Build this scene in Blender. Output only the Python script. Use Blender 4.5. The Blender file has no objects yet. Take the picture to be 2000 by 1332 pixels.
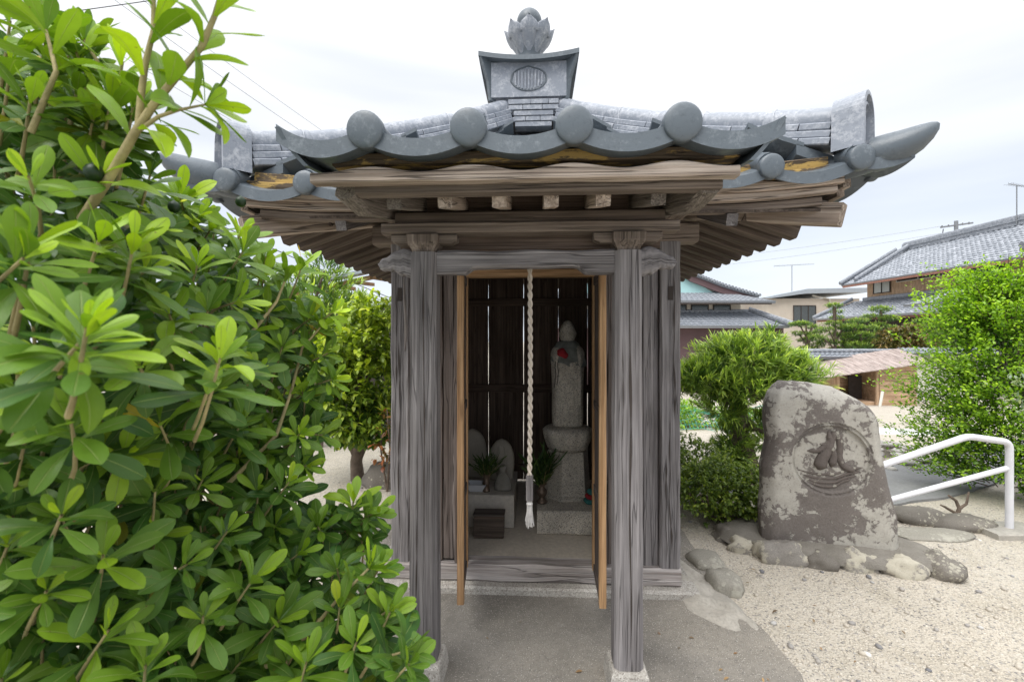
import bpy, math, random
import numpy as np
from mathutils import Vector, Matrix, noise as mnoise
R = math.radians
sc = bpy.context.scene
# ---------------------------------------------------------------- camera
cam = bpy.data.objects.new('camera', bpy.data.cameras.new('camera'))
sc.collection.objects.link(cam); sc.camera = cam
cam.location = (0, 0, 1.5); cam.rotation_euler = (R(90), 0, 0)
cam.data.sensor_width = 36; cam.data.lens = 16.02
cam.data.shift_y = -0.003
cam.data.clip_start = 0.05; cam.data.clip_end = 2000
cam.data.dof.use_dof = True; cam.data.dof.focus_distance = 2.6; cam.data.dof.aperture_fstop = 6.3
F = 890.0
def at(px, py, Z):            # photograph pixel + distance -> point of the place
    return Vector(((px-1000)/F*Z, Z, 1.5-(py-660)/F*Z))
# ---------------------------------------------------------------- world and sun
W = bpy.data.worlds.new('World'); sc.world = W; W.use_nodes = True
wt = W.node_tree; wn = wt.nodes; wl = wt.links; wn.clear()
out = wn.new('ShaderNodeOutputWorld')
sky = wn.new('ShaderNodeTexSky'); sky.sky_type = 'NISHITA'; sky.sun_disc = False
sky.sun_elevation = R(58); sky.sun_rotation = R(-35)
bg1 = wn.new('ShaderNodeBackground'); bg1.inputs[1].default_value = 0.10
wl.new(sky.outputs[0], bg1.inputs[0])
tc = wn.new('ShaderNodeTexCoord'); mp = wn.new('ShaderNodeMapping'); mp.inputs['Scale'].default_value = (1.1, 1.1, 8.0)
mp.inputs['Rotation'].default_value = (0.10, 0.05, 0.3)
wl.new(tc.outputs['Generated'], mp.inputs[0])
nz = wn.new('ShaderNodeTexNoise'); nz.inputs['Scale'].default_value = 1.3; nz.inputs['Detail'].default_value = 4; nz.inputs['Roughness'].default_value = 0.42
wl.new(mp.outputs[0], nz.inputs['Vector'])
cr = wn.new('ShaderNodeValToRGB')
cr.color_ramp.elements[0].position = 0.32; cr.color_ramp.elements[0].color = (0.60, 0.655, 0.735, 1)
cr.color_ramp.elements[1].position = 0.62; cr.color_ramp.elements[1].color = (1.0, 1.0, 1.0, 1)
wl.new(nz.outputs['Fac'], cr.inputs[0])
sep = wn.new('ShaderNodeSeparateXYZ'); wl.new(tc.outputs['Generated'], sep.inputs[0])
cr2 = wn.new('ShaderNodeValToRGB')        # paler overhead, a little greyer near the horizon
cr2.color_ramp.elements[0].position = 0.0; cr2.color_ramp.elements[0].color = (0.74, 0.78, 0.84, 1)
e = cr2.color_ramp.elements.new(0.20); e.color = (0.66, 0.705, 0.775, 1)
e = cr2.color_ramp.elements.new(0.40); e.color = (0.79, 0.80, 0.815, 1)
e = cr2.color_ramp.elements.new(0.58); e.color = (0.90, 0.90, 0.91, 1)
cr2.color_ramp.elements[-1].position = 1.0; cr2.color_ramp.elements[-1].color = (2.5, 2.5, 2.52, 1)
wl.new(sep.outputs['Z'], cr2.inputs[0])
mu = wn.new('ShaderNodeMix'); mu.data_type = 'RGBA'; mu.blend_type = 'MULTIPLY'; mu.inputs['Factor'].default_value = 0.55
wl.new(cr2.outputs[0], mu.inputs['A']); wl.new(cr.outputs[0], mu.inputs['B'])
bg2 = wn.new('ShaderNodeBackground'); bg2.inputs[1].default_value = 0.86
wl.new(mu.outputs['Result'], bg2.inputs[0])
mx = wn.new('ShaderNodeMixShader'); mx.inputs[0].default_value = 0.93
wl.new(bg1.outputs[0], mx.inputs[1]); wl.new(bg2.outputs[0], mx.inputs[2]); wl.new(mx.outputs[0], out.inputs[0])
sun = bpy.data.objects.new('sun', bpy.data.lights.new('sun', 'SUN')); sc.collection.objects.link(sun)
sun.data.energy = 1.5; sun.data.angle = R(35); sun.data.color = (1.0, 0.97, 0.92)
sd = Vector((math.sin(R(-35))*math.cos(R(58)), -math.cos(R(-35))*math.cos(R(58)), math.sin(R(58))))
sun.rotation_euler = sd.to_track_quat('Z', 'Y').to_euler()
sky.sun_rotation = math.atan2(sd.x, sd.y)
vs = sc.view_settings; vs.view_transform = 'Standard'; vs.look = 'None'; vs.exposure = 0.72; vs.gamma = 1
sc.cycles.max_bounces = 8; sc.cycles.diffuse_bounces = 5; sc.cycles.transparent_max_bounces = 4
# ---------------------------------------------------------------- node helpers
class NT:
    def __init__(s, name, rough=0.7, spec=0.4):
        s.m = bpy.data.materials.new(name); s.m.use_nodes = True
        s.t = s.m.node_tree; s.b = s.t.nodes['Principled BSDF']
        s.b.inputs['Roughness'].default_value = rough; s.b.inputs['Specular IOR Level'].default_value = spec
    def n(s, typ, **k):
        x = s.t.nodes.new('ShaderNode'+typ)
        for a, v in k.items(): setattr(x, a, v)
        return x
    def link(s, a, b): s.t.links.new(a, b)
    def coord(s, kind='Object', scale=(1, 1, 1), loc=(0, 0, 0)):
        if kind == 'gr':
            c = s.n('Attribute'); c.attribute_name = 'gr'; o = c.outputs['Vector']
        else:
            o = s.n('TexCoord').outputs[kind]
        m = s.n('Mapping'); m.inputs['Scale'].default_value = scale; m.inputs['Location'].default_value = loc
        s.link(o, m.inputs[0]); return m.outputs[0]
    def noise(s, vec, scale, detail=4, rough=0.55, dist=0.0):
        x = s.n('TexNoise'); x.inputs['Scale'].default_value = scale; x.inputs['Detail'].default_value = detail
        x.inputs['Roughness'].default_value = rough; x.inputs['Distortion'].default_value = dist
        s.link(vec, x.inputs['Vector']); return x.outputs['Fac']
    def vor(s, vec, scale, feature='F1', out='Distance', rnd=1.0):
        x = s.n('TexVoronoi'); x.feature = feature; x.inputs['Scale'].default_value = scale; x.inputs['Randomness'].default_value = rnd
        s.link(vec, x.inputs['Vector']); return x.outputs[out]
    def ramp(s, fac, stops, interp='LINEAR'):
        x = s.n('ValToRGB'); x.color_ramp.interpolation = interp
        el = x.color_ramp.elements
        while len(el) < len(stops): el.new(0.5)
        for e, (p, c) in zip(el, stops):
            e.position = p
            e.color = (c, c, c, 1) if isinstance(c, (int, float)) else (*c, 1)
        s.link(fac, x.inputs[0]); return x.outputs[0]
    def mix(s, f, a, b, mode='MIX'):
        x = s.n('Mix'); x.data_type = 'RGBA'; x.blend_type = mode
        for inp, v in (('Factor', f), ('A', a), ('B', b)):
            i = x.inputs[inp] if inp == 'Factor' else [q for q in x.inputs if q.name == inp and q.type == 'RGBA'][0]
            if isinstance(v, (int, float)) and inp == 'Factor': i.default_value = v
            elif isinstance(v, tuple): i.default_value = (*v, 1)
            else: s.link(v, i)
        return [q for q in x.outputs if q.type == 'RGBA'][0]
    def math(s, op, a, b=0.0):
        x = s.n('Math'); x.operation = op
        for i, v in ((0, a), (1, b)):
            if isinstance(v, (int, float)): x.inputs[i].default_value = v
            else: s.link(v, x.inputs[i])
        return x.outputs[0]
    def bump(s, h, dist=0.005, strength=1.0, prev=None):
        x = s.n('Bump'); x.inputs['Distance'].default_value = dist; x.inputs['Strength'].default_value = strength
        s.link(h, x.inputs['Height'])
        if prev is not None: s.link(prev, x.inputs['Normal'])
        s.link(x.outputs[0], s.b.inputs['Normal']); return x.outputs[0]
    def base(s, c):
        if isinstance(c, tuple): s.b.inputs['Base Color'].default_value = (*c, 1)
        else: s.link(c, s.b.inputs['Base Color'])
    def rough(s, c): s.link(c, s.b.inputs['Roughness'])

def wood(name, dark, mid, light, rough=0.8, crack=0.5, stain=None, gscale=1.0, bmp=0.004, knots=True):
    t = NT(name, rough, 0.25)
    c1 = t.coord('gr', (0.8*gscale, 46*gscale, 46*gscale)); c2 = t.coord('gr', (3.0*gscale, 150*gscale, 150*gscale))
    g1 = t.noise(c1, 1.0, 5, 0.62, 0.15); g2 = t.noise(c2, 1.0, 4, 0.6)
    c3 = t.coord('gr', (2.2, 7, 7)); g3 = t.noise(c3, 1.0, 3, 0.55)
    col = t.ramp(g1, [(0.28, dark), (0.5, mid), (0.72, light)])
    fine = t.ramp(g2, [(0.34, (0.60, 0.60, 0.60)), (0.6, (1.15, 1.15, 1.15))])
    col = t.mix(0.75, col, fine, 'MULTIPLY')
    pat = t.ramp(g3, [(0.34, (0.62, 0.6, 0.58)), (0.6, (1.12, 1.12, 1.12))])
    col = t.mix(0.6, col, pat, 'MULTIPLY')
    h = t.math('ADD', t.math('MULTIPLY', g1, 0.6), t.math('MULTIPLY', g2, 0.5))
    if crack:
        c4 = t.coord('gr', (1.1, 34, 34), (3, 7, 1)); g4 = t.noise(c4, 1.0, 2, 0.5, 0.3)
        ck = t.ramp(g4, [(0.48, 0.0), (0.5, 1.0), (0.52, 0.0)])
        ms = t.ramp(t.noise(t.coord('gr', (1.3, 9, 9), (9, 2, 5)), 1.0, 2), [(0.42, 0.0), (0.50, 1.0)])
        ck = t.math('MULTIPLY', ck, ms)
        col = t.mix(t.math('MULTIPLY', ck, crack), col, tuple(x*0.14 for x in dark))
        h = t.math('SUBTRACT', h, t.math('MULTIPLY', ck, 0.9))
    if knots:
        kv = t.vor(t.coord('gr', (1.7, 9, 9), (1, 4, 2)), 1.0)
        col = t.mix(t.ramp(kv, [(0.04, 0.6), (0.11, 0.0)]), col, tuple(x*0.5 for x in dark))
    if stain:
        g5 = t.noise(t.coord('gr', (5, 16, 16), (2, 2, 2)), 1.0, 6, 0.7, 0.4)
        col = t.mix(t.ramp(g5, [(0.5, 0.0), (0.56, 1.0)]), col, stain)
    oi = t.n('ObjectInfo'); col = t.mix(1.0, col, t.ramp(oi.outputs['Random'], [(0.0, (0.80, 0.79, 0.78)), (0.5, (1.0, 1.0, 1.0)), (1.0, (1.14, 1.13, 1.13))]), 'MULTIPLY')
    t.base(col); t.bump(h, bmp, 0.9); return t.m
M = {}
M['post'] = wood('wood_weathered_grey', (0.145, 0.135, 0.136), (0.225, 0.212, 0.214), (0.315, 0.298, 0.296), bmp=0.006)
M['body'] = wood('wood_weathered_umber', (0.085, 0.068, 0.060), (0.155, 0.128, 0.115), (0.24, 0.205, 0.188), bmp=0.006)
M['sill'] = wood('wood_sill_silver', (0.20, 0.17, 0.15), (0.38, 0.345, 0.33), (0.50, 0.47, 0.45), crack=0.55, bmp=0.007)
M['beam'] = wood('wood_brown_eaves', (0.10, 0.078, 0.062), (0.20, 0.162, 0.135), (0.31, 0.26, 0.22), bmp=0.005)
M['fascia'] = wood('wood_fascia_tan', (0.20, 0.15, 0.115), (0.46, 0.375, 0.31), (0.68, 0.59, 0.51), crack=0.75, gscale=0.8, bmp=0.008)
M['end'] = wood('wood_end_rough', (0.12, 0.10, 0.085), (0.27, 0.235, 0.20), (0.42, 0.37, 0.33), gscale=3, bmp=0.012)
M['door'] = wood('wood_door_orange', (0.32, 0.18, 0.09), (0.48, 0.29, 0.15), (0.60, 0.40, 0.23), crack=0.2, gscale=1.4, bmp=0.002)
M['inner'] = wood('wood_interior_dark', (0.085, 0.06, 0.046), (0.165, 0.12, 0.093), (0.24, 0.18, 0.14), bmp=0.003)
M['ochre'] = wood('wood_ochre_plaster', (0.05, 0.035, 0.025), (0.10, 0.075, 0.05), (0.15, 0.11, 0.075), stain=(0.40, 0.27, 0.09))
M['rafter'] = wood('wood_rafter', (0.065, 0.050, 0.040), (0.120, 0.094, 0.077), (0.185, 0.148, 0.122), crack=0.3, bmp=0.003)

def kawara(name, a, b, pale, amt=0.5, scale=1.0):
    t = NT(name, 0.42, 0.6)
    c = t.coord('gr'); n1 = t.noise(c, 12*scale, 6, 0.72, 0.3); n2 = t.noise(c, 55*scale, 4, 0.7); n3 = t.noise(c, 2.3*scale, 3)
    col = t.mix(n3, a, b)
    sp = t.math('ADD', t.math('MULTIPLY', n1, 0.7), t.math('MULTIPLY', n2, 0.38))
    k = t.ramp(sp, [(0.58-0.1*amt, 0.0), (0.76-0.1*amt, 0.7)])
    col = t.mix(k, col, pale)
    col = t.mix(t.ramp(n2, [(0.3, 0.35), (0.45, 0.0)]), col, tuple(x*0.5 for x in a))
    t.base(col); t.rough(t.ramp(n1, [(0.3, 0.3), (0.7, 0.62)])); t.bump(n2, 0.0015, 0.6); return t.m
M['tile'] = kawara('kawara_blue_grey', (0.075, 0.092, 0.108), (0.125, 0.150, 0.172), (0.27, 0.30, 0.33), -0.1)
M['tilep'] = kawara('kawara_pale', (0.17, 0.19, 0.225), (0.29, 0.315, 0.36), (0.58, 0.59, 0.62), 0.55)
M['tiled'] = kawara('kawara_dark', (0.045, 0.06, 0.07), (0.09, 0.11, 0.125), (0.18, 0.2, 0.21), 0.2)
M['roof_far'] = kawara('kawara_far', (0.13, 0.145, 0.17), (0.23, 0.25, 0.28), (0.50, 0.52, 0.56), 0.8, 0.7)
def granite(name, base, dark, light, scale=260, rough=0.75, bmp=0.002, patch=0.25):
    t = NT(name, rough, 0.3); c = t.coord('Object')
    v = t.vor(c, scale, out='Color'); s2 = t.n('SeparateColor'); t.link(v, s2.inputs[0])
    col = t.ramp(s2.outputs[0], [(0.0, dark), (0.16, dark), (0.2, base), (0.8, base), (0.84, light), (1, light)])
    n = t.noise(c, 5, 4); col = t.mix(0.8, col, t.ramp(n, [(0.3, (1-patch*1.6,)*3), (0.65, (1.05,)*3)]), 'MULTIPLY')
    t.base(col); t.bump(t.noise(c, scale*0.6, 3), bmp, 0.8); return t.m
M['granite'] = granite('granite_grey', (0.74, 0.68, 0.58), (0.28, 0.25, 0.22), (0.84, 0.80, 0.72), 230)
M['granite2'] = granite('granite_plinth', (0.46, 0.43, 0.385), (0.3, 0.27, 0.24), (0.60, 0.57, 0.52), 200)
def conc(name, a, b, sp=None, scale=1.0, bmp=0.003):
    t = NT(name, 0.9, 0.2); c = t.coord('Object'); n = t.noise(c, 2.2*scale, 5, 0.6, 0.3); n2 = t.noise(c, 38*scale, 4, 0.7)
    col = t.mix(t.ramp(n, [(0.3, 0.0), (0.7, 1.0)]), a, b)
    col = t.mix(0.6, col, t.ramp(n2, [(0.3, (0.75,)*3), (0.7, (1.15,)*3)]), 'MULTIPLY')
    h = n2
    if sp:
        v = t.n('TexVoronoi'); v.inputs['Scale'].default_value = 160; t.link(c, v.inputs['Vector'])
        s2 = t.n('SeparateColor'); t.link(v.outputs['Color'], s2.inputs[0])
        k = t.math('MULTIPLY', t.ramp(s2.outputs[0], [(0.50, 0.0), (0.56, 1.0)]), t.ramp(v.outputs['Distance'], [(0.32, 1.0), (0.48, 0.0)]))
        pc = t.ramp(s2.outputs[1], [(0.0, (0.62, 0.58, 0.52)), (0.5, (0.45, 0.41, 0.36)), (0.62, (0.16, 0.15, 0.15)), (1.0, (0.72, 0.68, 0.62))])
        col = t.mix(t.math('MULTIPLY', k, sp), col, pc)
        h = t.math('ADD', n2, t.math('MULTIPLY', k, 0.7))
        st = t.noise(c, 1.35, 3, 0.5, 0.6); col = t.mix(0.9, col, t.ramp(st, [(0.33, (0.66,)*3), (0.48, (1.0,)*3), (0.7, (1.14, 1.12, 1.08))]), 'MULTIPLY')
    t.base(col); t.bump(h, bmp, 1.0); return t.m
M['concrete'] = conc('concrete_floor', (0.56, 0.50, 0.42), (0.66, 0.60, 0.52))
M['block'] = conc('concrete_altar', (0.52, 0.48, 0.42), (0.60, 0.56, 0.50))
M['apron'] = conc('concrete_aggregate', (0.20, 0.185, 0.162), (0.285, 0.262, 0.23), sp=0.85, bmp=0.004)
M['apron_pale'] = conc('mortar_apron_edge', (0.34, 0.32, 0.28), (0.46, 0.43, 0.385), sp=0.15)
M['asphalt'] = conc('asphalt_path', (0.19, 0.19, 0.192), (0.25, 0.25, 0.25))
def simple(name, c, rough=0.6, var=0.15, scale=8, spec=0.4, metal=0.0, bmp=0.0):
    t = NT(name, rough, spec); t.b.inputs['Metallic'].default_value = metal
    n = t.noise(t.coord('Object'), scale, 4)
    t.base(t.mix(1.0, c, t.ramp(n, [(0.3, (1-var,)*3), (0.7, (1+var,)*3)]), 'MULTIPLY'))
    if bmp: t.bump(t.noise(t.coord('Object'), scale*8, 3), bmp)
    return t.m
M['white_paint'] = simple('paint_white', (0.68, 0.68, 0.71), 0.38, 0.06)
M['rope'] = simple('rope_cotton', (0.62, 0.55, 0.47), 0.95, 0.22, 14, bmp=0.001)
M['tassel'] = simple('tassel_white', (0.66, 0.64, 0.62), 0.95, 0.15, 60)
M['bronze'] = simple('bronze', (0.20, 0.15, 0.115), 0.45, 0.3, 20, metal=0.6)
M['porcelain'] = simple('porcelain', (0.62, 0.64, 0.68), 0.3, 0.05)
M['bark'] = simple('bark', (0.17, 0.13, 0.10), 0.95, 0.4, 14, bmp=0.01)
M['stem'] = simple('stem_young', (0.32, 0.27, 0.13), 0.8, 0.3, 20, bmp=0.002)
M['iron'] = simple('metal_dull', (0.25, 0.26, 0.27), 0.5, 0.1, metal=0.5)
M['wire'] = simple('wire_black', (0.035, 0.035, 0.04), 0.6, 0.1)
M['plaster_beige'] = simple('plaster_beige', (0.58, 0.52, 0.44), 0.9, 0.06, 1.5)
M['plaster_white'] = simple('plaster_white', (0.66, 0.645, 0.58), 0.9, 0.07, 1.2)
M['maroon'] = simple('siding_maroon', (0.135, 0.085, 0.09), 0.8, 0.12, 1.0)
M['teal'] = simple('siding_teal', (0.42, 0.66, 0.66), 0.7, 0.05, 1.0)
M['glass'] = simple('window_glass_grey', (0.10, 0.12, 0.13), 0.12, 0.1)
M['curtain'] = simple('window_curtained', (0.52, 0.54, 0.50), 0.3, 0.08, 3)
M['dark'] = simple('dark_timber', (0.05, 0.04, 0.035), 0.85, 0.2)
M['grey_metal'] = simple('roof_sheet_grey', (0.36, 0.40, 0.44), 0.5, 0.05)
M['woodfar'] = wood('wood_board_ochre', (0.42, 0.27, 0.16), (0.58, 0.40, 0.26), (0.70, 0.53, 0.37), crack=0.2, gscale=0.5, knots=False)
M['shedroof'] = wood('wood_shed_roof', (0.26, 0.20, 0.18), (0.40, 0.33, 0.30), (0.50, 0.43, 0.40), gscale=0.4, knots=False)
def leafmat(name, old, young, trans=0.35, vein=False, rough=0.42, sheen=0.5):
    t = NT(name, rough, sheen)
    a = t.n('Attribute'); a.attribute_name = 'lv'; b = t.n('Attribute'); b.attribute_name = 'rv'
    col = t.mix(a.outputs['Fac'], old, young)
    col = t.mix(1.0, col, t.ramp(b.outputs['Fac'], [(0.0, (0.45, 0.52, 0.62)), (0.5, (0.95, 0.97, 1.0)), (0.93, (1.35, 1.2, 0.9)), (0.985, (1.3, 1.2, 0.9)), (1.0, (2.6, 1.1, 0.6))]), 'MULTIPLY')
    if vein:
        uv = t.n('UVMap'); sp = t.n('SeparateXYZ'); t.link(uv.outputs[0], sp.inputs[0])
        u = t.math('ABSOLUTE', t.math('SUBTRACT', sp.outputs[0], 0.5))
        rib = t.ramp(u, [(0.012, 1.0), (0.04, 0.0)])
        col = t.mix(t.math('MULTIPLY', rib, 0.55), col, (0.30, 0.38, 0.12))
        sv = t.math('SINE', t.math('MULTIPLY', t.math('SUBTRACT', sp.outputs[1], t.math('MULTIPLY', u, 0.55)), 70.0))
        col = t.mix(t.math('MULTIPLY', t.ramp(sv, [(0.9, 0.0), (1.0, 1.0)]), 0.05), col, (0.25, 0.33, 0.1))
        bs = t.noise(t.coord('Object'), 110, 2, 0.5); col = t.mix(t.ramp(bs, [(0.73, 0.0), (0.76, 0.8)]), col, (0.16, 0.10, 0.04))
        sn = t.noise(t.coord('Object'), 45, 3)
        col = t.mix(0.6, col, t.ramp(sn, [(0.3, (0.82, 0.84, 0.86)), (0.7, (1.1, 1.08, 1.05))]), 'MULTIPLY')
        t.bump(t.math('SUBTRACT', t.math('MULTIPLY', sv, 0.025), rib), 0.0012, 0.7)
    t.base(col)
    tr = t.n('BsdfTranslucent'); t.link(t.mix(1.0, col, (1.25, 1.35, 0.55), 'MULTIPLY'), tr.inputs[0])
    ms = t.n('MixShader'); ms.inputs[0].default_value = trans
    o = [x for x in t.t.nodes if x.type == 'OUTPUT_MATERIAL'][0]
    t.link(t.b.outputs[0], ms.inputs[1]); t.link(tr.outputs[0], ms.inputs[2]); t.link(ms.outputs[0], o.inputs[0])
    return t.m
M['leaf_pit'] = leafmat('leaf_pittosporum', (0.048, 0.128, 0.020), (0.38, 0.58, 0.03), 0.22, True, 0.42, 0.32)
M['leaf_cam'] = leafmat('leaf_broad', (0.08, 0.17, 0.025), (0.62, 0.74, 0.07), 0.35)
M['leaf_podo'] = leafmat('leaf_podocarpus', (0.10, 0.20, 0.045), (0.72, 0.90, 0.20), 0.3)
M['leaf_box'] = leafmat('leaf_small_bright', (0.07, 0.19, 0.02), (0.46, 0.70, 0.05), 0.4)
M['leaf_azalea'] = leafmat('leaf_azalea', (0.09, 0.16, 0.03), (0.32, 0.42, 0.06), 0.3)
M['leaf_pine'] = leafmat('leaf_pine', (0.08, 0.17, 0.04), (0.62, 0.80, 0.16), 0.3)
M['leaf_silver'] = leafmat('leaf_silver', (0.20, 0.27, 0.15), (0.42, 0.50, 0.34), 0.3)
M['leaf_vase'] = leafmat('leaf_vase', (0.035, 0.08, 0.02), (0.10, 0.18, 0.04), 0.3)
M['leaf_rust'] = leafmat('leaf_rusty_maple', (0.11, 0.15, 0.04), (0.38, 0.22, 0.10), 0.3)
M['leaf_red'] = leafmat('leaf_reddish', (0.14, 0.12, 0.04), (0.50, 0.12, 0.06), 0.3)
# ---------------------------------------------------------------- mesh helpers
RND = random.Random(7)
class MB:
    def __init__(s): s.v = []; s.f = []; s.g = []; s.sm = []
    def add(s, vs, fs, gs=None, smooth=False, off=None):
        b = len(s.v); s.v += [tuple(v) for v in vs]
        if off is None: off = (RND.uniform(0, 50), RND.uniform(0, 50), RND.uniform(0, 50))
        gs = gs if gs is not None else vs
        s.g += [(g[0]+off[0], g[1]+off[1], g[2]+off[2]) for g in gs]
        s.f += [tuple(b+i for i in f) for f in fs]; s.sm += [smooth]*len(fs)
        return s
    def build(s, name, mat, parent=None, loc=None, rz=0):
        me = bpy.data.meshes.new(name); me.from_pydata(s.v, [], s.f); me.validate(); 
        if len(me.polygons) == len(s.sm): me.polygons.foreach_set('use_smooth', s.sm)
        a = me.attributes.new('gr', 'FLOAT_VECTOR', 'POINT'); a.data.foreach_set('vector', np.array(s.g, dtype=np.float32).ravel())
        me.materials.append(M[mat] if isinstance(mat, str) else mat); me.update()
        o = bpy.data.objects.new(name, me); sc.collection.objects.link(o)
        if parent is not None: o.parent = parent
        if loc is not None: o.location = loc
        if rz: o.rotation_euler.z = rz
        return o
    def box(s, x0, x1, y0, y1, z0, z1, ax=0, bev=0.0, rough=0.0, seg=None):
        c = Vector(((x0+x1)/2, (y0+y1)/2, (z0+z1)/2)); d = (x1-x0, y1-y0, z1-z0)
        a = Vector((0, 0, 0)); a[ax] = d[ax]/2
        up = Vector((0, 0, 1)) if ax != 2 else Vector((0, 1, 0))
        side = {0: 1, 1: 0, 2: 0}[ax]; upi = 2 if ax != 2 else 1
        return s.beam(c-a, c+a, d[side], d[upi], bev, up, seg, rough)
    def beam(s, p0, p1, w, h, bev=0.004, up=Vector((0, 0, 1)), seg=None, rough=0.0, taper=1.0, path=None, hf=None):
        """a timber from p0 to p1, w across, h along 'up', bevelled, slightly uneven"""
        pts = path if path else None
        p0, p1 = Vector(p0), Vector(p1)
        L = (p1-p0).length if not pts else sum((Vector(pts[i+1])-Vector(pts[i])).length for i in range(len(pts)-1))
        if not pts:
            if seg is None: seg = max(1, int(L/0.07)) if rough else 1
            pts = [p0.lerp(p1, i/seg) for i in range(seg+1)]
        n = len(pts); b = min(bev, w*0.3, h*0.3)
        sd = RND.uniform(0, 99); V = []; G = []; acc = 0
        for i, p in enumerate(pts):
            p = Vector(p)
            t = (Vector(pts[min(i+1, n-1)])-Vector(pts[max(i-1, 0)])).normalized()
            sv = t.cross(Vector(up)).normalized(); uv = sv.cross(t).normalized()
            if i: acc += (p-Vector(pts[i-1])).length
            k = 1+(taper-1)*i/(n-1); ww, hh = w*k/2, h*k/2
            hb = ht = 0
            if hf: hb, ht = hf(i/(n-1))
            if bev > 0: prof = [(-ww, -hh+b), (-ww+b, -hh), (ww-b, -hh), (ww, -hh+b), (ww, hh-b), (ww-b, hh), (-ww+b, hh), (-ww, hh-b)]
            else: prof = [(-ww, -hh), (ww, -hh), (ww, hh), (-ww, hh)]
            for j, (a, c) in enumerate(prof):
                if hf: c = c+(ht if c > 0 else hb)
                da = dc = 0
                if rough:
                    q = mnoise.noise_vector(Vector((acc*6+sd, j*1.7, sd))); da, dc = q.x*rough, q.y*rough
                V.append(p+sv*(a+da)+uv*(c+dc)); G.append((acc, a, c))
        m = len(prof); Fc = []
        for i in range(n-1):
            for j in range(m):
                k = (j+1) % m; Fc.append((i*m+j, i*m+k, (i+1)*m+k, (i+1)*m+j))
        Fc.append(tuple(range(m))[::-1]); Fc.append(tuple((n-1)*m+j for j in range(m)))
        Fc = [f[::-1] for f in Fc]
        return s.add(V, Fc, G)
    def tube(s, pts, r, n=10, caps=True, rf=None, smooth=True):
        pts = [Vector(p) for p in pts]; V = []; G = []; acc = 0; ref = None
        for i, p in enumerate(pts):
            t = (pts[min(i+1, len(pts)-1)]-pts[max(i-1, 0)]).normalized()
            if ref is None: ref = Vector((0, 0, 1)) if abs(t.z) < 0.9 else Vector((1, 0, 0))
            a = t.cross(ref).normalized(); b = a.cross(t).normalized(); ref = b
            if i: acc += (p-pts[i-1]).length
            rr = rf(i/(len(pts)-1))*r if rf else r
            for j in range(n):
                an = 2*math.pi*j/n; V.append(p+a*math.cos(an)*rr+b*math.sin(an)*rr); G.append((acc, math.cos(an)*rr, math.sin(an)*rr))
        Fc = [(i*n+j, (i+1)*n+j, (i+1)*n+(j+1) % n, i*n+(j+1) % n) for i in range(len(pts)-1) for j in range(n)]
        Fc = [f[::-1] for f in Fc]
        s.add(V, Fc, G, smooth)
        if caps:
            s.add(V[:n], [tuple(range(n))], G[:n]); s.add(V[-n:], [tuple(range(n))[::-1]], G[-n:])
        return s
    def lathe(s, prof, c=(0, 0, 0), n=24, smooth=True, axis=None, sq=None, xs=1, ys=1):
        V = []; c = Vector(c); q = Vector(axis).to_track_quat('Z', 'Y') if axis is not None else None
        for r, z in prof:
            for j in range(n):
                a = 2*math.pi*j/n; k = sq(a, z) if sq else 1
                p = Vector((r*k*math.cos(a)*xs, r*k*math.sin(a)*ys, z)); 
                if q: p = q @ p
                V.append(p+c)
        Fc = [(i*n+j, i*n+(j+1) % n, (i+1)*n+(j+1) % n, (i+1)*n+j) for i in range(len(prof)-1) for j in range(n)]
        if prof[0][0] > 1e-5: Fc.append(tuple(range(n))[::-1])
        if prof[-1][0] > 1e-5: Fc.append(tuple((len(prof)-1)*n+j for j in range(n)))
        return s.add(V, Fc, None, smooth)
    def grid(s, fn, nu, nv, smooth=True, gs=None, off=None, thick=None):
        """fn(u, v) -> point; thick = Vector offset to make it a closed sheet"""
        V = [Vector(fn(i/nu, j/nv)) for i in range(nu+1) for j in range(nv+1)]
        G = [gs(i/nu, j/nv) for i in range(nu+1) for j in range(nv+1)] if gs else V
        Fc = [(i*(nv+1)+j, (i+1)*(nv+1)+j, (i+1)*(nv+1)+j+1, i*(nv+1)+j+1) for i in range(nu) for j in range(nv)]
        s.add(V, Fc, G, smooth, off)
        if thick is not None:
            T = Vector(thick); N = len(V)
            s.add([v+T for v in V], [f[::-1] for f in Fc], G, smooth, off)
            edge = [i*(nv+1) for i in range(nu+1)]+[nu*(nv+1)+j for j in range(1, nv+1)]+[i*(nv+1)+nv for i in range(nu-1, -1, -1)]+[j for j in range(nv-1, 0, -1)]
            VV = []; FF = []; GG = []
            for e in edge: VV += [V[e], V[e]+T]; GG += [G[e], Vector(G[e])+T]
            m = len(edge)
            for k in range(m): a, b = 2*k, 2*((k+1) % m); FF.append((a, a+1, b+1, b))
            s.add(VV, FF, GG, False, off)
        return s
def empty(name, loc=(0, 0, 0), rz=0):
    o = bpy.data.objects.new(name, None); sc.collection.objects.link(o); o.location = loc; o.rotation_euler.z = rz; o.empty_display_size = 0.1
    return o
def tag(o, label=None, cat=None, group=None, kind=None):
    if label: o['label'] = label
    if cat: o['category'] = cat
    if group: o['group'] = group
    if kind: o['kind'] = kind
    return o
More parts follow.
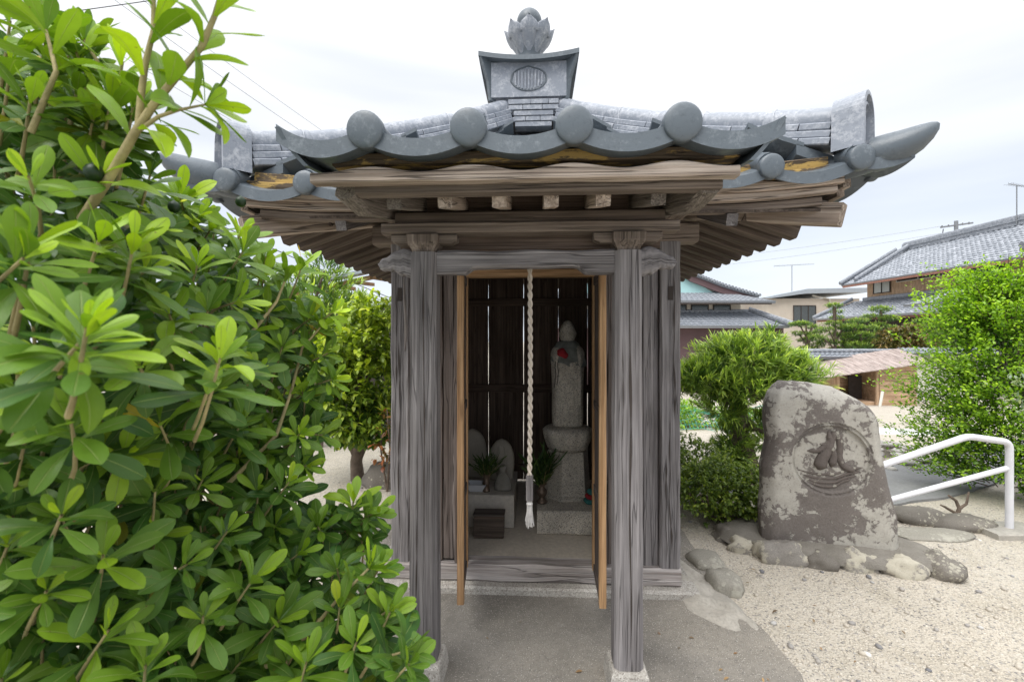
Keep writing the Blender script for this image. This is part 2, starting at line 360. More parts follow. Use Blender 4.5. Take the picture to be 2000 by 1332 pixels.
def rock(mb, c, rx, ry, rz, seed=0, amp=0.22, sub=14, freq=1.6, flat=None):
    V = []; n = sub*2; prof = []
    for i in range(sub+1):
        th = math.pi*i/sub
        for j in range(n):
            ph = 2*math.pi*j/n
            d = Vector((math.sin(th)*math.cos(ph), math.sin(th)*math.sin(ph), math.cos(th)))
            k = 1+amp*mnoise.noise(d*freq+Vector((seed*7.3, seed, 2)))+amp*0.35*mnoise.noise(d*freq*3.1+Vector((seed, 4, seed*3)))
            # boxier than an ellipsoid
            e = max(abs(d.x), abs(d.y), abs(d.z)); k *= 1+0.12*(1-e)*2
            V.append(Vector(c)+Vector((d.x*rx*k, d.y*ry*k, d.z*rz*k)))
    Fc = [(i*n+j, i*n+(j+1) % n, (i+1)*n+(j+1) % n, (i+1)*n+j) for i in range(sub) for j in range(n)]
    mb.add(V, [f[::-1] for f in Fc], None, True); return mb
def scatter(name, tv, tf, pos, rot, scl, mat, lv=None, rv=None, uv=None, parent=None, smooth=True):
    """many leaf-sized faces in one mesh: tv (n,3), tf faces, pos (k,3), rot (k,3,3), scl (k,)"""
    tv = np.asarray(tv, float); k = len(pos); n = len(tv)
    P = np.einsum('kij,nj->kni', rot, tv)*np.asarray(scl)[:, None, None]+np.asarray(pos)[:, None, :]
    V = P.reshape(-1, 3).astype(np.float32)
    fl = [len(f) for f in tf]; flat = np.concatenate([np.array(f) for f in tf])
    L = (flat[None, :]+(np.arange(k)*n)[:, None]).ravel()
    sizes = np.tile(fl, k); starts = np.concatenate([[0], np.cumsum(sizes)[:-1]])
    me = bpy.data.meshes.new(name); me.vertices.add(len(V)); me.vertices.foreach_set('co', V.ravel())
    me.loops.add(len(L)); me.loops.foreach_set('vertex_index', L.astype(np.int32))
    me.polygons.add(len(sizes)); me.polygons.foreach_set('loop_start', starts.astype(np.int32))
    me.polygons.foreach_set('use_smooth', np.full(len(sizes), smooth))
    for an, arr in (('lv', lv), ('rv', rv)):
        if arr is None: arr = np.random.rand(k)
        at_ = me.attributes.new(an, 'FLOAT', 'POINT'); at_.data.foreach_set('value', np.repeat(arr, n).astype(np.float32))
    if uv is not None:
        u = me.uv_layers.new(name='UVMap'); U = np.asarray(uv)[flat]; u.data.foreach_set('uv', np.tile(U, (k, 1)).astype(np.float32).ravel())
    me.update(calc_edges=True); me.validate(); me.materials.append(M[mat])
    o = bpy.data.objects.new(name, me); sc.collection.objects.link(o)
    if parent is not None: o.parent = parent
    return o
rng = np.random.default_rng(11)
def frames(ax, roll=None):
    """rotation matrices whose local X points along ax (k,3), local Z as upright as can be, with a roll"""
    ax = ax/np.linalg.norm(ax, axis=1, keepdims=True); k = len(ax)
    up = np.tile([0, 0, 1.0], (k, 1))+rng.normal(0, 0.02, (k, 3))
    y = np.cross(up, ax); y /= np.linalg.norm(y, axis=1, keepdims=True)+1e-9; z = np.cross(ax, y)
    if roll is not None:
        c, s_ = np.cos(roll)[:, None], np.sin(roll)[:, None]; y, z = c*y+s_*z, -s_*y+c*z
    return np.stack([ax, y, z], axis=2)
def leaf_tmpl(prof, fold=0.18, droop=0.25, cup=0.0, wave=0.0):
    """prof: (t, halfwidth) along unit length"""
    tv = []; uv = []; n = len(prof)
    for t, w in prof:
        x = math.sin(droop*t*1.3)/(droop*1.3) if droop else t; z = -(1-math.cos(droop*t*1.3))/(droop*1.3) if droop else 0
        wv = wave*math.sin(t*9)
        tv += [(x, -w, z+w*fold+wv), (x, 0, z), (x, w, z+w*fold-wv)]; uv += [(0.0, t), (0.5, t), (1.0, t)]
    tf = []
    for i in range(n-1):
        a = i*3; tf += [(a, a+3, a+4, a+1), (a+1, a+4, a+5, a+2)]
    return tv, tf, uv
def quadleaf(w=0.28):
    return [(0, 0, 0), (0.45, -w, 0.06), (1, 0, -0.03), (0.45, w, 0.06)], [(0, 1, 2), (0, 2, 3)], None
# ================================================================ the shrine
YAW = R(-3.0); O3 = Vector((0.12, 2.65, 0))
sh = empty('wayside_shrine', O3, YAW)
tag(sh, 'small weathered timber shrine with grey tiled roof and open doors', 'shrine')
def loc2w(x, y, z): return O3+Vector((x*math.cos(YAW)-y*math.sin(YAW), x*math.sin(YAW)+y*math.cos(YAW), z))
def part(name, mb, mat, par=None): return mb.build(name, mat, par or sh)
# plinth, sills, posts
part('stone_plinth', MB().box(-1.02, 0.95, -0.02, 0.16, -0.05, 0.055, 0, 0.012, 0.004), 'granite2')
part('stone_plinth', MB().box(0.79, 0.95, 0.162, 1.75, -0.05, 0.053, 1, 0.012), 'granite2')
part('stone_plinth', MB().box(-1.0, -0.79, 0.162, 1.75, -0.05, 0.053, 1, 0.012), 'granite2')
part('floor', MB().box(-0.79, 0.79, 0.165, 1.80, -0.05, 0.138), 'concrete')
part('sill', MB().box(-0.895, 0.86, 0.035, 0.155, 0.056, 0.158, 0, 0.012, 0.009), 'sill')
for sx in (-1, 1): part('sill', MB().box(sx*0.86-0.0 if sx < 0 else 0.74, -0.74 if sx < 0 else 0.86, 0.157, 1.78, 0.056, 0.15, 1, 0.012, 0.006), 'body')
for x, y in ((-0.795, 0.09), (0.80, 0.09), (-0.795, 1.72), (0.80, 1.72)):
    p = part('corner_post', MB().box(x-0.058, x+0.058, y-0.05, y+0.066, 0.16, 2.2, 2, 0.01, 0.006), 'post' if y < 1 else 'body')
    if y < 1:
        part('mortise', MB().box(x-0.014, x+0.014, y-0.054, y-0.0505, 1.72, 1.80, 2), 'dark', p)
# boards of the front, beside the door jambs
def board(x0, x1, y0, y1, z0, z1, mat='body', ax=2, rot=True, name='wall_board'):
    return part(name, MB().box(x0, x1, y0, y1, z0, z1, ax, 0.004, 0.004 if rot else 0), mat)
board(-0.733, -0.640, 0.075, 0.10, 0.16, 2.1); board(-0.636, -0.545, 0.07, 0.095, 0.165, 2.1); board(-0.541, -0.478, 0.078, 0.10, 0.17, 2.1)
board(0.445, 0.545, 0.078, 0.10, 0.16, 2.1); board(0.549, 0.645, 0.07, 0.095, 0.17, 2.1); board(0.650, 0.738, 0.074, 0.10, 0.16, 2.1, 'post')
part('door_jamb', MB().box(-0.475, -0.405, 0.05, 0.15, 0.159, 2.05, 2, 0.01, 0.011), 'body')
part('door_jamb', MB().box(0.365, 0.44, 0.05, 0.15, 0.159, 2.05, 2, 0.01, 0.008), 'body')
# bleached slivers where the wood has split
for x, y, z0, z1, w in ((-0.765, 0.038, 1.42, 1.86, 0.028), (-0.44, 0.043, 1.02, 1.72, 0.022), (0.39, 0.043, 0.42, 0.85, 0.026)):
    m = MB(); V = []; n = 16
    for i in range(n+1):
        t = i/n; ww = w*math.sin(math.pi*min(1, t*0.9+0.05))**0.6*(0.8+0.3*mnoise.noise(Vector((t*6, x*9, 1)))); zz = z0+(z1-z0)*t
        xc = x+0.006*math.sin(t*5)
        V += [(xc-ww/2, y+0.004, zz), (xc, y-0.003, zz), (xc+ww/2, y+0.004, zz)]
    m.add(V, [(a, a+1, a+4, a+3) for i in range(n) for a in (i*3, i*3+1)], [(v[2], v[0], v[1]) for v in V]); part('split_sliver', m, 'sill')
# side and rear walls
for sx in (-1, 1):
    y = 0.16; k = 0
    while y < 1.64:
        w = 0.235
        board(*sorted((sx*0.765, sx*0.785)), y, min(y+w, 1.655), 0.155, 2.12, 'inner'); y += w+0.006; k += 1
    for z in (0.26, 1.03, 1.84): part('wall_rail', MB().box(*sorted((sx*0.735, sx*0.762)), 0.16, 1.65, z, z+0.07, 1, 0.003), 'inner')
xs = [-0.74, -0.435, -0.098, 0.232, 0.508, 0.745]
for i in range(5):
    g = (0.0020, 0.0026, 0.0024, 0.0026, 0.002)[i]
    tilt = (0.004, -0.003, 0.003, -0.002, 0)[i]
    m = MB().box(xs[i]+g, xs[i+1]-g, 1.69, 1.71, 0.155, 2.12, 2, 0.003, 0.0028)
    part('wall_board', m, 'inner')
for z in (0.23, 0.985, 1.80): part('wall_rail', MB().box(-0.735, 0.735, 1.655, 1.687, z, z+0.075, 0, 0.003, 0.002), 'inner')
# head beams of the body
part('head_beam', MB().box(-0.96, 0.96, 0.03, 0.14, 2.06, 2.17, 0, 0.01, 0.004), 'beam')
part('head_beam', MB().box(-1.0, 1.0, 1.67, 1.78, 2.06, 2.17, 0, 0.01), 'beam')
for sx in (-0.8, 0.8): part('head_beam', MB().box(sx-0.055, sx+0.055, -0.16, 2.0, 2.172, 2.275, 1, 0.01, 0.003), 'beam')
part('lintel_board', MB().box(-0.74, 0.74, 0.08, 0.104, 1.91, 2.06, 0), 'inner')
part('ceiling', MB().box(-0.76, 0.76, 0.145, 1.65, 2.125, 2.145), 'inner')
part('door_header', MB().box(-0.404, 0.364, 0.05, 0.13, 1.865, 1.908, 0, 0.004, 0.002), 'door')
# doors, swung wide open towards the viewer
for sx, hx, yaw in ((-1, -0.398, R(5.2)), (1, 0.362, R(-1.6))):
    th = 0.034
    d = MB().box(-th/2, th/2, -0.405, -0.355, 0.155 if sx < 0 else 0.160, 1.852, 2, 0.004, 0.0015).build('door', 'door', sh, (hx, 0.03, 0), yaw)
    part('door_stile', MB().box(-th/2, th/2, -0.05, 0.0, 0.165, 1.852, 2, 0.003), 'door', d)
    part('door_panel', MB().box(-0.006, 0.006, -0.353, -0.052, 0.17, 1.85, 2), 'body', d)
    for z in (0.162, 0.62, 1.1, 1.80): part('door_rail', MB().box(-th/2+0.004, th/2-0.004, -0.3545, -0.0515, z, z+0.045, 1), 'body', d)
# porch posts on stone feet
PX = (-0.470, 0.412); PY = -0.655
for x in PX:
    part('porch_post', MB().beam((x, PY, 0.1), (x, PY, 1.872), 0.122, 0.122, 0.020, Vector((0, 1, 0)), 26, 0.0022, taper=0.93), 'post')
    m = MB(); V = []
    for z, h in ((-0.05, 0.098), (0.085, 0.078), (0.099, 0.070)): V += [(x-h, PY-h, z), (x+h, PY-h, z), (x+h, PY+h, z), (x-h, PY+h, z)]
    Fq = [(3, 2, 1, 0), (8, 9, 10, 11)]+[(a*4+j, a*4+(j+1) % 4, a*4+4+(j+1) % 4, a*4+4+j) for a in (0, 1) for j in range(4)]
    m.add(V, Fq); part('post_foot_stone', m, 'granite2')
# drying cracks: long dark splits that wander down the faces
def crack(par, p0, p1, w, nrm, seed, amp=0.006):
    p0, p1, nrm = Vector(p0), Vector(p1), Vector(nrm); t_ = (p1-p0).normalized(); sd_ = t_.cross(nrm).normalized(); n = max(12, int((p1-p0).length/0.02)); V = []
    for i_ in range(n+1):
        f = i_/n; ww = 2.2*w*(0.25+0.75*abs(mnoise.noise(Vector((f*5, seed, 1))))*1.6)*min(1, f*8, (1-f)*8)+0.0002
        c_ = p0.lerp(p1, f)+sd_*amp*mnoise.noise(Vector((f*4, seed*3.1, 5)))*1.8+nrm*0.0012
        V += [c_-sd_*ww/2, c_+nrm*0.0004, c_+sd_*ww/2]
    fs = [(a, a+1, a+4, a+3) for i_ in range(n) for a in (i_*3, i_*3+1)]
    m = MB(); m.add(V, fs); return part('drying_crack', m, 'dark', par)
crack(None, (PX[1]+0.004, PY-0.0625, 0.16), (PX[1]+0.002, PY-0.0590, 1.78), 0.0065, (0, -1, 0), 1, 0.003)
crack(None, (PX[1]-0.030, PY-0.0612, 0.7), (PX[1]-0.028, PY-0.0596, 1.5), 0.003, (0, -1, 0), 2, 0.003)
crack(None, (PX[0]+0.012, PY-0.0618, 0.5), (PX[0]+0.006, PY-0.0590, 1.8), 0.0045, (0, -1, 0), 3, 0.004)
crack(None, (PX[0]-0.026, PY-0.0622, 0.2), (PX[0]-0.02, PY-0.0606, 1.1), 0.003, (0, -1, 0), 4, 0.003)
for x_, z0_, z1_, sdd in ((-0.80, 0.3, 1.5, 5), (0.80, 0.25, 1.1, 6), (0.822, 1.0, 1.9, 7), (0.775, 0.2, 0.8, 8), (-0.815, 1.2, 1.95, 9)):
    crack(None, (x_, 0.0350, z0_), (x_, 0.0350, z1_), 0.005, (0, -1, 0), sdd, 0.006)
# arched tie beam with carved noses
x0, x1 = PX[0]+0.056, PX[1]-0.056
def arch(t):
    e = min(t, 1-t)
    return (0.028*min(1, max(0, (e-0.16)/0.05))+0.002*math.sin(t*19), 0.003*math.sin(t*14))
part('tie_beam', MB().beam((x0, PY, 1.828), (x1, PY, 1.828), 0.066, 0.102, 0.01, seg=44, rough=0.0025, hf=arch), 'post')
def nose(sx):
    m = MB(); L = 0.155; n = 34; prof = []
    # upper and lower outline of the carved end, scrolls and all
    up_ = [(0, .052), (.1, .062), (.25, .066), (.4, .060), (.5, .052), (.6, .046), (.72, .030), (.8, .026), (.9, .022), (1, 0.0)]
    lo_ = [(0, -.062), (.12, -.064), (.25, -.050), (.33, -.058), (.45, -.044), (.55, -.030), (.62, -.036), (.75, -.030), (.86, -.034), (.95, -.026), (1, -0.004)]
    def itp(tb, t):
        for (a, b), (c, d) in zip(tb, tb[1:]):
            if t <= c: return b+(d-b)*(t-a)/(c-a)
        return tb[-1][1]
    xb = PX[0]-0.052 if sx < 0 else PX[1]+0.052
    ns = 14; V = []; G = []
    for i in range(n+1):
        t = i/n; u, l = itp(up_, t), itp(lo_, t); c_, h = (u+l)/2, (u-l)/2
        w = 0.036*(1-0.35*t**3)
        for j in range(ns):
            a = 2*math.pi*j/ns; ca, sa = math.cos(a), math.sin(a)
            yy = w*math.copysign(abs(ca)**0.45, ca); zz = h*math.copysign(abs(sa)**0.6, sa)
            g = 0.0
            if abs(ca) > 0.2: g = -0.0045*max(0, math.sin(18*t+14*(zz/ (0.06)) ))**3*math.copysign(1, ca)
            V.append((xb+sx*L*t, PY+yy+g, 1.828+c_+zz)); G.append((L*t, yy, zz))
    Fq = [(i*ns+j, i*ns+(j+1) % ns, (i+1)*ns+(j+1) % ns, (i+1)*ns+j) for i in range(n) for j in range(ns)]
    Fq.append(tuple(range(ns))[::-1]); Fq.append(tuple(n*ns+j for j in range(ns)))
    if sx < 0: Fq = [f[::-1] for f in Fq]
    m.add(V, Fq, G, True); return m
for sx in (-1, 1): part('carved_nose', nose(sx), 'post')
for x in PX:   # bearing block, bracket arm
    m = MB(); V = []; nn = 5
    prof = [(0.046, 1.8725), (0.05, 1.885), (0.064, 1.905), (0.068, 1.915), (0.068, 1.945)]
    for h, z in prof: V += [(x-h, PY-h, z), (x+h, PY-h, z), (x+h, PY+h, z), (x-h, PY+h, z)]
    Fq = [(3, 2, 1, 0), tuple(range(16, 20))]+[(a*4+j, a*4+(j+1) % 4, a*4+4+(j+1) % 4, a*4+4+j) for a in range(4) for j in range(4)]
    m.add(V, Fq, [(v[2], v[0], v[1]) for v in V]); part('bearing_block', m, 'beam')
    part('bracket_arm', MB().beam((x-0.145, PY, 1.931), (x+0.145, PY, 1.931), 0.06, 0.045, 0.006, seg=10, hf=lambda t: (0.014 if min(t, 1-t) < 0.07 else 0, 0)), 'beam')
part('purlin', MB().box(-0.655, 0.625, PY-0.045, PY+0.05, 1.9545, 2.0, 0, 0.006, 0.002), 'beam')
part('purlin', MB().box(-0.60, 0.57, PY-0.025, PY+0.04, 2.002, 2.05, 0, 0.004), 'rafter')
part('frieze_board', MB().box(-0.60, 0.57, PY+0.06, PY+0.075, 1.90, 2.22, 0), 'inner')
# porch beams back to the body
for x in PX: part('tie_rail', MB().box(x-0.03, x+0.03, PY+0.055, 0.03, 1.90, 1.98, 1, 0.006), 'beam')
# porch rafters, side beams
for x in (-0.505, -0.315, -0.115, 0.075, 0.262, 0.458):
    part('porch_rafter', MB().beam((x, -0.995, 2.003), (x, 0.0, 2.26), 0.053, 0.055, 0.003, rough=0.001, seg=6), 'end' if abs(x) > 0.4 else 'fascia')
for sx in (-1, 1):
    cx = -0.022
    part('verge_beam', MB().beam((cx+sx*0.64, -1.05, 2.0), (cx+sx*0.625, 0.05, 2.22), 0.075, 0.10, 0.014, seg=20, rough=0.010,
         hf=lambda t: (0.05*max(0, 1-t*7), 0)), 'end')
part('deck', MB().add([(-0.70, -1.03, 2.036), (0.66, -1.03, 2.036), (0.66, 0.1, 2.33), (-0.70, 0.1, 2.33), (-0.70, -1.03, 2.052), (0.66, -1.03, 2.052), (0.66, 0.1, 2.346), (-0.70, 0.1, 2.346)],
     [(0, 3, 2, 1), (4, 5, 6, 7), (0, 1, 5, 4), (1, 2, 6, 5), (2, 3, 7, 6), (3, 0, 4, 7)]), 'rafter')
CX = -0.004  # middle of the porch eave
part('eave_batten', MB().box(CX-0.615, CX+0.655, -1.075, -1.015, 2.008, 2.046, 0, 0.004, 0.002), 'beam')
PT = 0.339  # tile pitch of the porch
DX = [CX-0.533+PT*k for k in range(4)]      # cover tile rows
def wav(t):
    x = CX-0.745+1.43*t; return (0, 0.010*math.cos(2*math.pi*(x-DX[0])/PT)+0.004*mnoise.noise(Vector((t*9, 2, 3))))
part('fascia_board', MB().beam((CX-0.745, -1.115, 2.049), (CX+0.685, -1.115, 2.049), 0.05, 0.042, 0.004, seg=70, rough=0.0025, hf=wav), 'fascia')
part('tile_batten', MB().box(CX-0.68, CX+0.695, -1.115, -1.05, 2.096, 2.136, 0, 0.004, 0.003), 'ochre')
part('clay_bed', MB().box(CX-0.69, CX+0.70, -1.085, -0.99, 2.138, 2.18, 0, 0.01, 0.008), 'ochre')
# main roof frame -------------------------------------------------
YC = 1.07; HT = 1.55; HR = 1.43
def zr(d): return 2.045+0.036+(HR-d)*0.36      # centre line of the rafters
cnt = 0
xs_r = [-1.34+0.1787*k for k in range(16)]
for q in (-1.34+0.168*k for k in range(17)):
    for side in ('R', 'L'):
        sx = 1 if side == 'R' else -1
        inner = max(abs(q)*0.98, 0.78)
        if inner > HR-0.12: continue
        y = YC+q
        part('rafter', MB().beam((sx*HR, y, zr(HR)), (sx*inner, y, zr(inner)), 0.074, 0.102, 0.006), 'rafter')
for q in xs_r:
    for sy in (-1, 1):
        if sy < 0 and not (0.85 < abs(q) < 1.02): continue
        inner = max(abs(q)*0.98, 0.95)
        if inner > HR-0.1: continue
        part('rafter', MB().beam((q, YC+sy*HR, zr(HR)), (q, YC+sy*inner, zr(inner)), 0.055, 0.06, 0.003), 'post' if sy < 0 else 'rafter')
for sx in (-1, 1):
    for sy in (-1, 1):
        part('hip_rafter', MB().beam((sx*(HR+0.045), YC+sy*(HR+0.045), zr(HR)+0.0), (sx*0.8, YC+sy*0.8, zr(0.8)), 0.085, 0.105, 0.006, seg=12, rough=0.005), 'fascia')
m = MB()     # boarding over the rafters, thin closed sheets
for k in range(4):
    a = k*math.pi/2; c, s_ = math.cos(a), math.sin(a)
    def P_(u, d, dz): x, y = u, -d; return (x*c-y*s_, YC+x*s_+y*c, zr(d)+0.036+dz)
    V = [P_(-HR-0.02, HR+0.02, 0), P_(HR+0.02, HR+0.02, 0), P_(0.4, 0.4, 0), P_(-0.4, 0.4, 0)]; V += [(x, y, z+0.014) for x, y, z in V]
    m.add(V, [(0, 3, 2, 1), (4, 5, 6, 7), (0, 1, 5, 4), (2, 3, 7, 6)], [(v[1], v[0], v[2]) for v in V])
part('deck', m, 'rafter')
def side_pt(k, u, d, z):
    if d > 0.9: d = d+0.11*min(1, abs(u)/1.66)**4*max(0, 1-(1.55-d)/0.35)
    a = k*math.pi/2; c, s_ = math.cos(a), math.sin(a); x, y = u, -d
    return Vector((x*c-y*s_, YC+x*s_+y*c, z))
MT = 0.365; MDX = [-1.46+MT*k for k in range(9)]; UE = 1.66
def lift(u): return 0.03*max(0, (abs(u)-0.9)/0.6)**2
for k in range(4):
    # kayaoi, light board and wavy board, ochre batten : all round the eave
    n = 24
    def run(h, d, z, ext, w, hh, rough, mat, nm, hf=None, inset=0.0):
        pts = [side_pt(k, -ext+2*ext*i/n, d, z+lift(-ext+2*ext*i/n)) for i in range(n+1)]
        part(nm, MB().beam(None or pts[0], pts[-1], w, hh, 0.004, path=pts, rough=rough, hf=hf), mat)
    ex = (0, 0.0012, 0.0, 0.0012)[k]
    run(0, HR-0.02, 2.135+ex, HR-0.04, 0.05, 0.04, 0.002, 'beam', 'eave_batten')
    run(0, HR+0.022, 2.175+ex, HR+0.0, 0.04, 0.036, 0.002, 'fascia', 'fascia_board')
    run(0, HR+0.035, 2.211+ex, HR+0.02, 0.04, 0.036, 0.003, 'fascia', 'fascia_board', hf=lambda t: (0, 0.014*math.cos(2*math.pi*((-HR+2*HR*t)-MDX[0])/MT)))
    run(0, HR+0.03, 2.262+ex, HR+0.01, 0.05, 0.040, 0.002, 'ochre', 'tile_batten')
    run(0, HR+0.0, 2.31+ex, HR-0.03, 0.06, 0.046, 0.006, 'ochre', 'clay_bed')
# ---------------------------------------------------------------- tiles
def zs(d):      # roof surface height, concave
    t = (HT-d)/(HT-0.2); return 2.29+0.80*(0.72*t+0.28*t*t)
def zsu(u, d): return zs(d)+0.03*max(0, (abs(u)-1.2)/0.45)**2*max(0, 1-(HT-d)/0.7)
def pan_row(m, k, u0, u1, d_end, rows, drop=0.045, flare0=0, flare1=0, face=0.052):
    """one column of concave tiles on roof side k between u0 and u1, lip first"""
    nu = 10; T = 0.26
    d0 = HT
    for r in range(rows):
        da, db = d0-r*T, d0-(r+1)*T-0.03
        if rows == 1: db = da-0.05
        if db < max(0.15, min(abs(u0), abs(u1))-0.05): 
            db = max(0.15, min(abs(u0), abs(u1))-0.05)
            if da-db < 0.05: break
        th = face if r == 0 else 0.022
        def fn(s, v, off=0.0):
            u = u0+(u1-u0)*s; sag = -drop*(1-(2*s-1)**2)
            d = da+(db-da)*v
            fl = flare0*max(0, 1-s*2.2)**2+flare1*max(0, 1-(1-s)*2.2)**2
            return side_pt(k, u, d, zsu(u, d)+0.03+sag+fl+(0.0 if r == 0 else 0.018*(1-v))+off)
        m.grid(fn, nu, 3, thick=(0, 0, -th))
def cover_row(m, k, u, d0, d1, r=0.05, seg=0.26):
    d = d0
    while d > d1+0.04:
        e = max(d-seg, d1)
        pts = [side_pt(k, u, d+(e-d)*i/3, zsu(u, d+(e-d)*i/3)+0.035) for i in range(4)]
        m.tube(pts, r, 12, True, rf=lambda t: 1.0-0.07*t); d = e
def disc(m, p, ax, r, th=0.04):
    ax = Vector(ax).normalized()
    prof = [(0.001, th*0.72)]+[(r*math.sin(a), th*0.38+th*0.34*math.cos(a)) for a in (0.25, 0.5, 0.75, 1.0, 1.2, 1.4)]+[(r, th*0.3), (r*1.0, -th*0.4), (r*0.86, -th*0.5)]
    m.lathe(prof[::-1], p, 26, True, axis=ax)
for k in range(4):
    nm = MB(); cv = MB()
    if True:
        edges = [-UE]+MDX+[UE]
        for i in range(len(edges)-1):
            a, b = edges[i], edges[i+1]
            fl0 = 0.0; fl1 = 0.0
            # under the porch roof the front slope needs only its upper rows
            if k == 0 and a > -1.0 and b < 1.0: continue
            pan_row(nm, k, a, b, 0.2, 6 if 0 < i < len(edges)-2 else 1, drop=0.045 if 0 < i < len(edges)-2 else 0.02)
        for u in MDX:
            if k == 0 and abs(u) < 0.8: continue
            cover_row(cv, k, u, HT-0.02, max(abs(u), 0.2))
    t_ = part('roof_slope', nm, 'tile'); part('cover_tiles', cv, 'tile', t_)
    for u in MDX:
        if k == 0 and abs(u) < 0.8: continue
        if k == 2: continue
        d_ = MB(); n_ = side_pt(k, 0, 1, 0)-side_pt(k, 0, 0, 0)
        disc(d_, side_pt(k, u, HT+0.0, zsu(u, HT)+0.022), n_+Vector((0, 0, -0.05)), 0.056); part('end_tile', d_, 'tile', t_)
# the plain upper part of the front slope behind the porch
m = MB(); m.grid(lambda u, v: side_pt(0, (-1+2*u)*max(0.2, 1.1-(0.9)*v), 1.1-0.9*v, zs(1.1-0.9*v)+0.01+0.02*abs(math.sin(u*9.4))), 40, 8, thick=(0, 0, -0.03)); part('roof_slope', m, 'tile')
# hip ridges -----------------------------------------------------
def ridge_z(s): return zs(s)+0.02      # s: |x| = |y| distance
for sx, sy in ((-1, -1), (1, -1), (-1, 1), (1, 1)):
    hr = MB(); dirv = Vector((sx, sy, 0))
    def hp(s, z): return Vector((sx*s, YC+sy*s, z))
    perp = Vector((-sy, sx, 0)).normalized()
    def zrid(s): return zs(s)+0.075+0.03*(s/1.4)**3
    s_in, s_out = 0.17, 1.455
    for layer, (w, h, z0) in enumerate(((0.21, 0.034, 0.0), (0.185, 0.034, 0.038), (0.17, 0.034, 0.076))):
        s = s_in+(0.06 if layer % 2 else 0); k2 = 0
        while s < s_out-0.01-layer*0.0:
            e = min(s+0.195+0.03*((k2*7) % 3-1), s_out)
            if s_out-e < 0.05: e = s_out
            n = 3
            pts = [hp(s+(e-s)*i/n, zrid(s+(e-s)*i/n)+z0+RND.uniform(-0.0012, 0.0012)) for i in range(n+1)]
            hr.beam(pts[0], pts[-1], w*RND.uniform(0.985, 1.015), h, 0.005, path=pts); s = e+0.004; k2 += 1
    rid = part('hip_ridge', hr, 'tilep')
    cp = MB(); s = s_in
    while s < s_out-0.02:
        e = min(s+0.215, s_out)
        pts = [hp(s+(e-s)*i/4, zrid(s+(e-s)*i/4)+0.118) for i in range(5)]
        cp.tube(pts, 0.072, 14, True, rf=lambda t: 1.0-0.08*t if t < 0.93 else 0.93); s = e
    part('cap_tiles', cp, 'tilep', rid)
    w_ = MB()
    for s in (0.62, 1.02, 1.28):
        c = hp(s, zrid(s)+0.118); pts = [c+perp*(0.078*math.cos(a))+Vector((0, 0, 0.078*math.sin(a))) for a in [math.pi*i/12 for i in range(13)]]
        pts = [pts[0]-Vector((0, 0, 0.13))+perp*0.02]+pts+[pts[-1]-Vector((0, 0, 0.13))-perp*0.02]; w_.tube(pts, 0.0013, 5)
    part('binding_wire', w_, 'porcelain', rid)
    # ornamental end tile: a horseshoe arch facing outwards along the hip
    c = hp(1.505, zrid(1.48)-0.052); dn = dirv.normalized(); om = MB()
    def arc(tt, rad, h0, H):    # outline from the foot up and over
        if tt < 0.28: q = tt/0.28; return (-rad*(1.12-0.12*q), h0+(H-rad-h0)*q)
        if tt > 0.72: q = (1-tt)/0.28; return (rad*(1.12-0.12*q), h0+(H-rad-h0)*q)
        a = math.pi*(1-(tt-0.28)/0.44); return (rad*math.cos(a), H-rad+rad*math.sin(a))
    n = 36; V = []; Ht = 0.272; TH = 0.062
    rings = [(0.105, 0.0, Ht, -TH), (0.108, 0.0, Ht+0.002, TH), (0.088, 0.0, Ht-0.018, TH+0.002), (0.084, 0.0, Ht-0.022, TH-0.03), (0.064, 0.0, Ht-0.042, TH-0.03), (0.062, 0.0, Ht-0.046, TH-0.008), (0.050, 0.0, Ht-0.058, TH-0.006), (0.048, 0.0, Ht-0.06, TH-0.038)]
    for rad, h0, H, dd in rings:
        for i in range(n+1):
            a, z = arc(i/n, rad, h0, H); V.append(c+perp*a+dn*dd+Vector((0, 0, z)))
    Fq = [(r*(n+1)+i, r*(n+1)+i+1, (r+1)*(n+1)+i+1, (r+1)*(n+1)+i) for r in range(len(rings)-1) for i in range(n)]
    Fq.append(tuple((len(rings)-1)*(n+1)+i for i in range(n+1))); Fq.append(tuple(range(n+1))[::-1])
    if sx*sy > 0: Fq = [f[::-1] for f in Fq]
    om.add(V, Fq, None, False); on = part('ridge_end_ornament', om, 'tilep', None)
    bd = MB()
    for i in range(9):
        a = math.pi*(0.06+0.88*i/8); q = c+perp*(0.075*math.cos(a))+dn*(TH-0.02)+Vector((0, 0, Ht-0.108+0.078*math.sin(a)))
        bd.lathe([(0.0005, 0.009), (0.006, 0.007), (0.009, 0.0), (0.006, -0.007), (0.0005, -0.009)][::-1], q, 8)
    part('bead', bd, 'tile', on)
    # corner horn: the big cover tile that sweeps out and up under the ornament
    hn = MB(); pts = []
    for i in range(9):
        t = i/8; s = 1.28+0.33*t; pts.append(hp(s, 2.42-0.25*t+0.195*t**2.4))
    hn.tube(pts, 0.056, 16, True, rf=lambda t: 0.86+0.2*t)
    hr_ = part('corner_horn', hn, 'tile'); pe = pts[-1]; pd = (pts[-1]-pts[-2]).normalized()
    h2 = MB(); od = Vector((sx, sy, 0)).normalized()
    h2.tube([pe+od*a_+Vector((0, 0, b_)) for a_, b_ in ((-.075, -.012), (-.02, -.010), (.03, .0), (.075, .016), (.11, .034), (.135, .050), (.145, .058))], 0.062, 20, True,
            rf=lambda t: (1.24, 1.24, 1.10, .90, .64, .36, .12)[int(round(t*6))]); part('horn_tip', h2, 'tile', hr_)
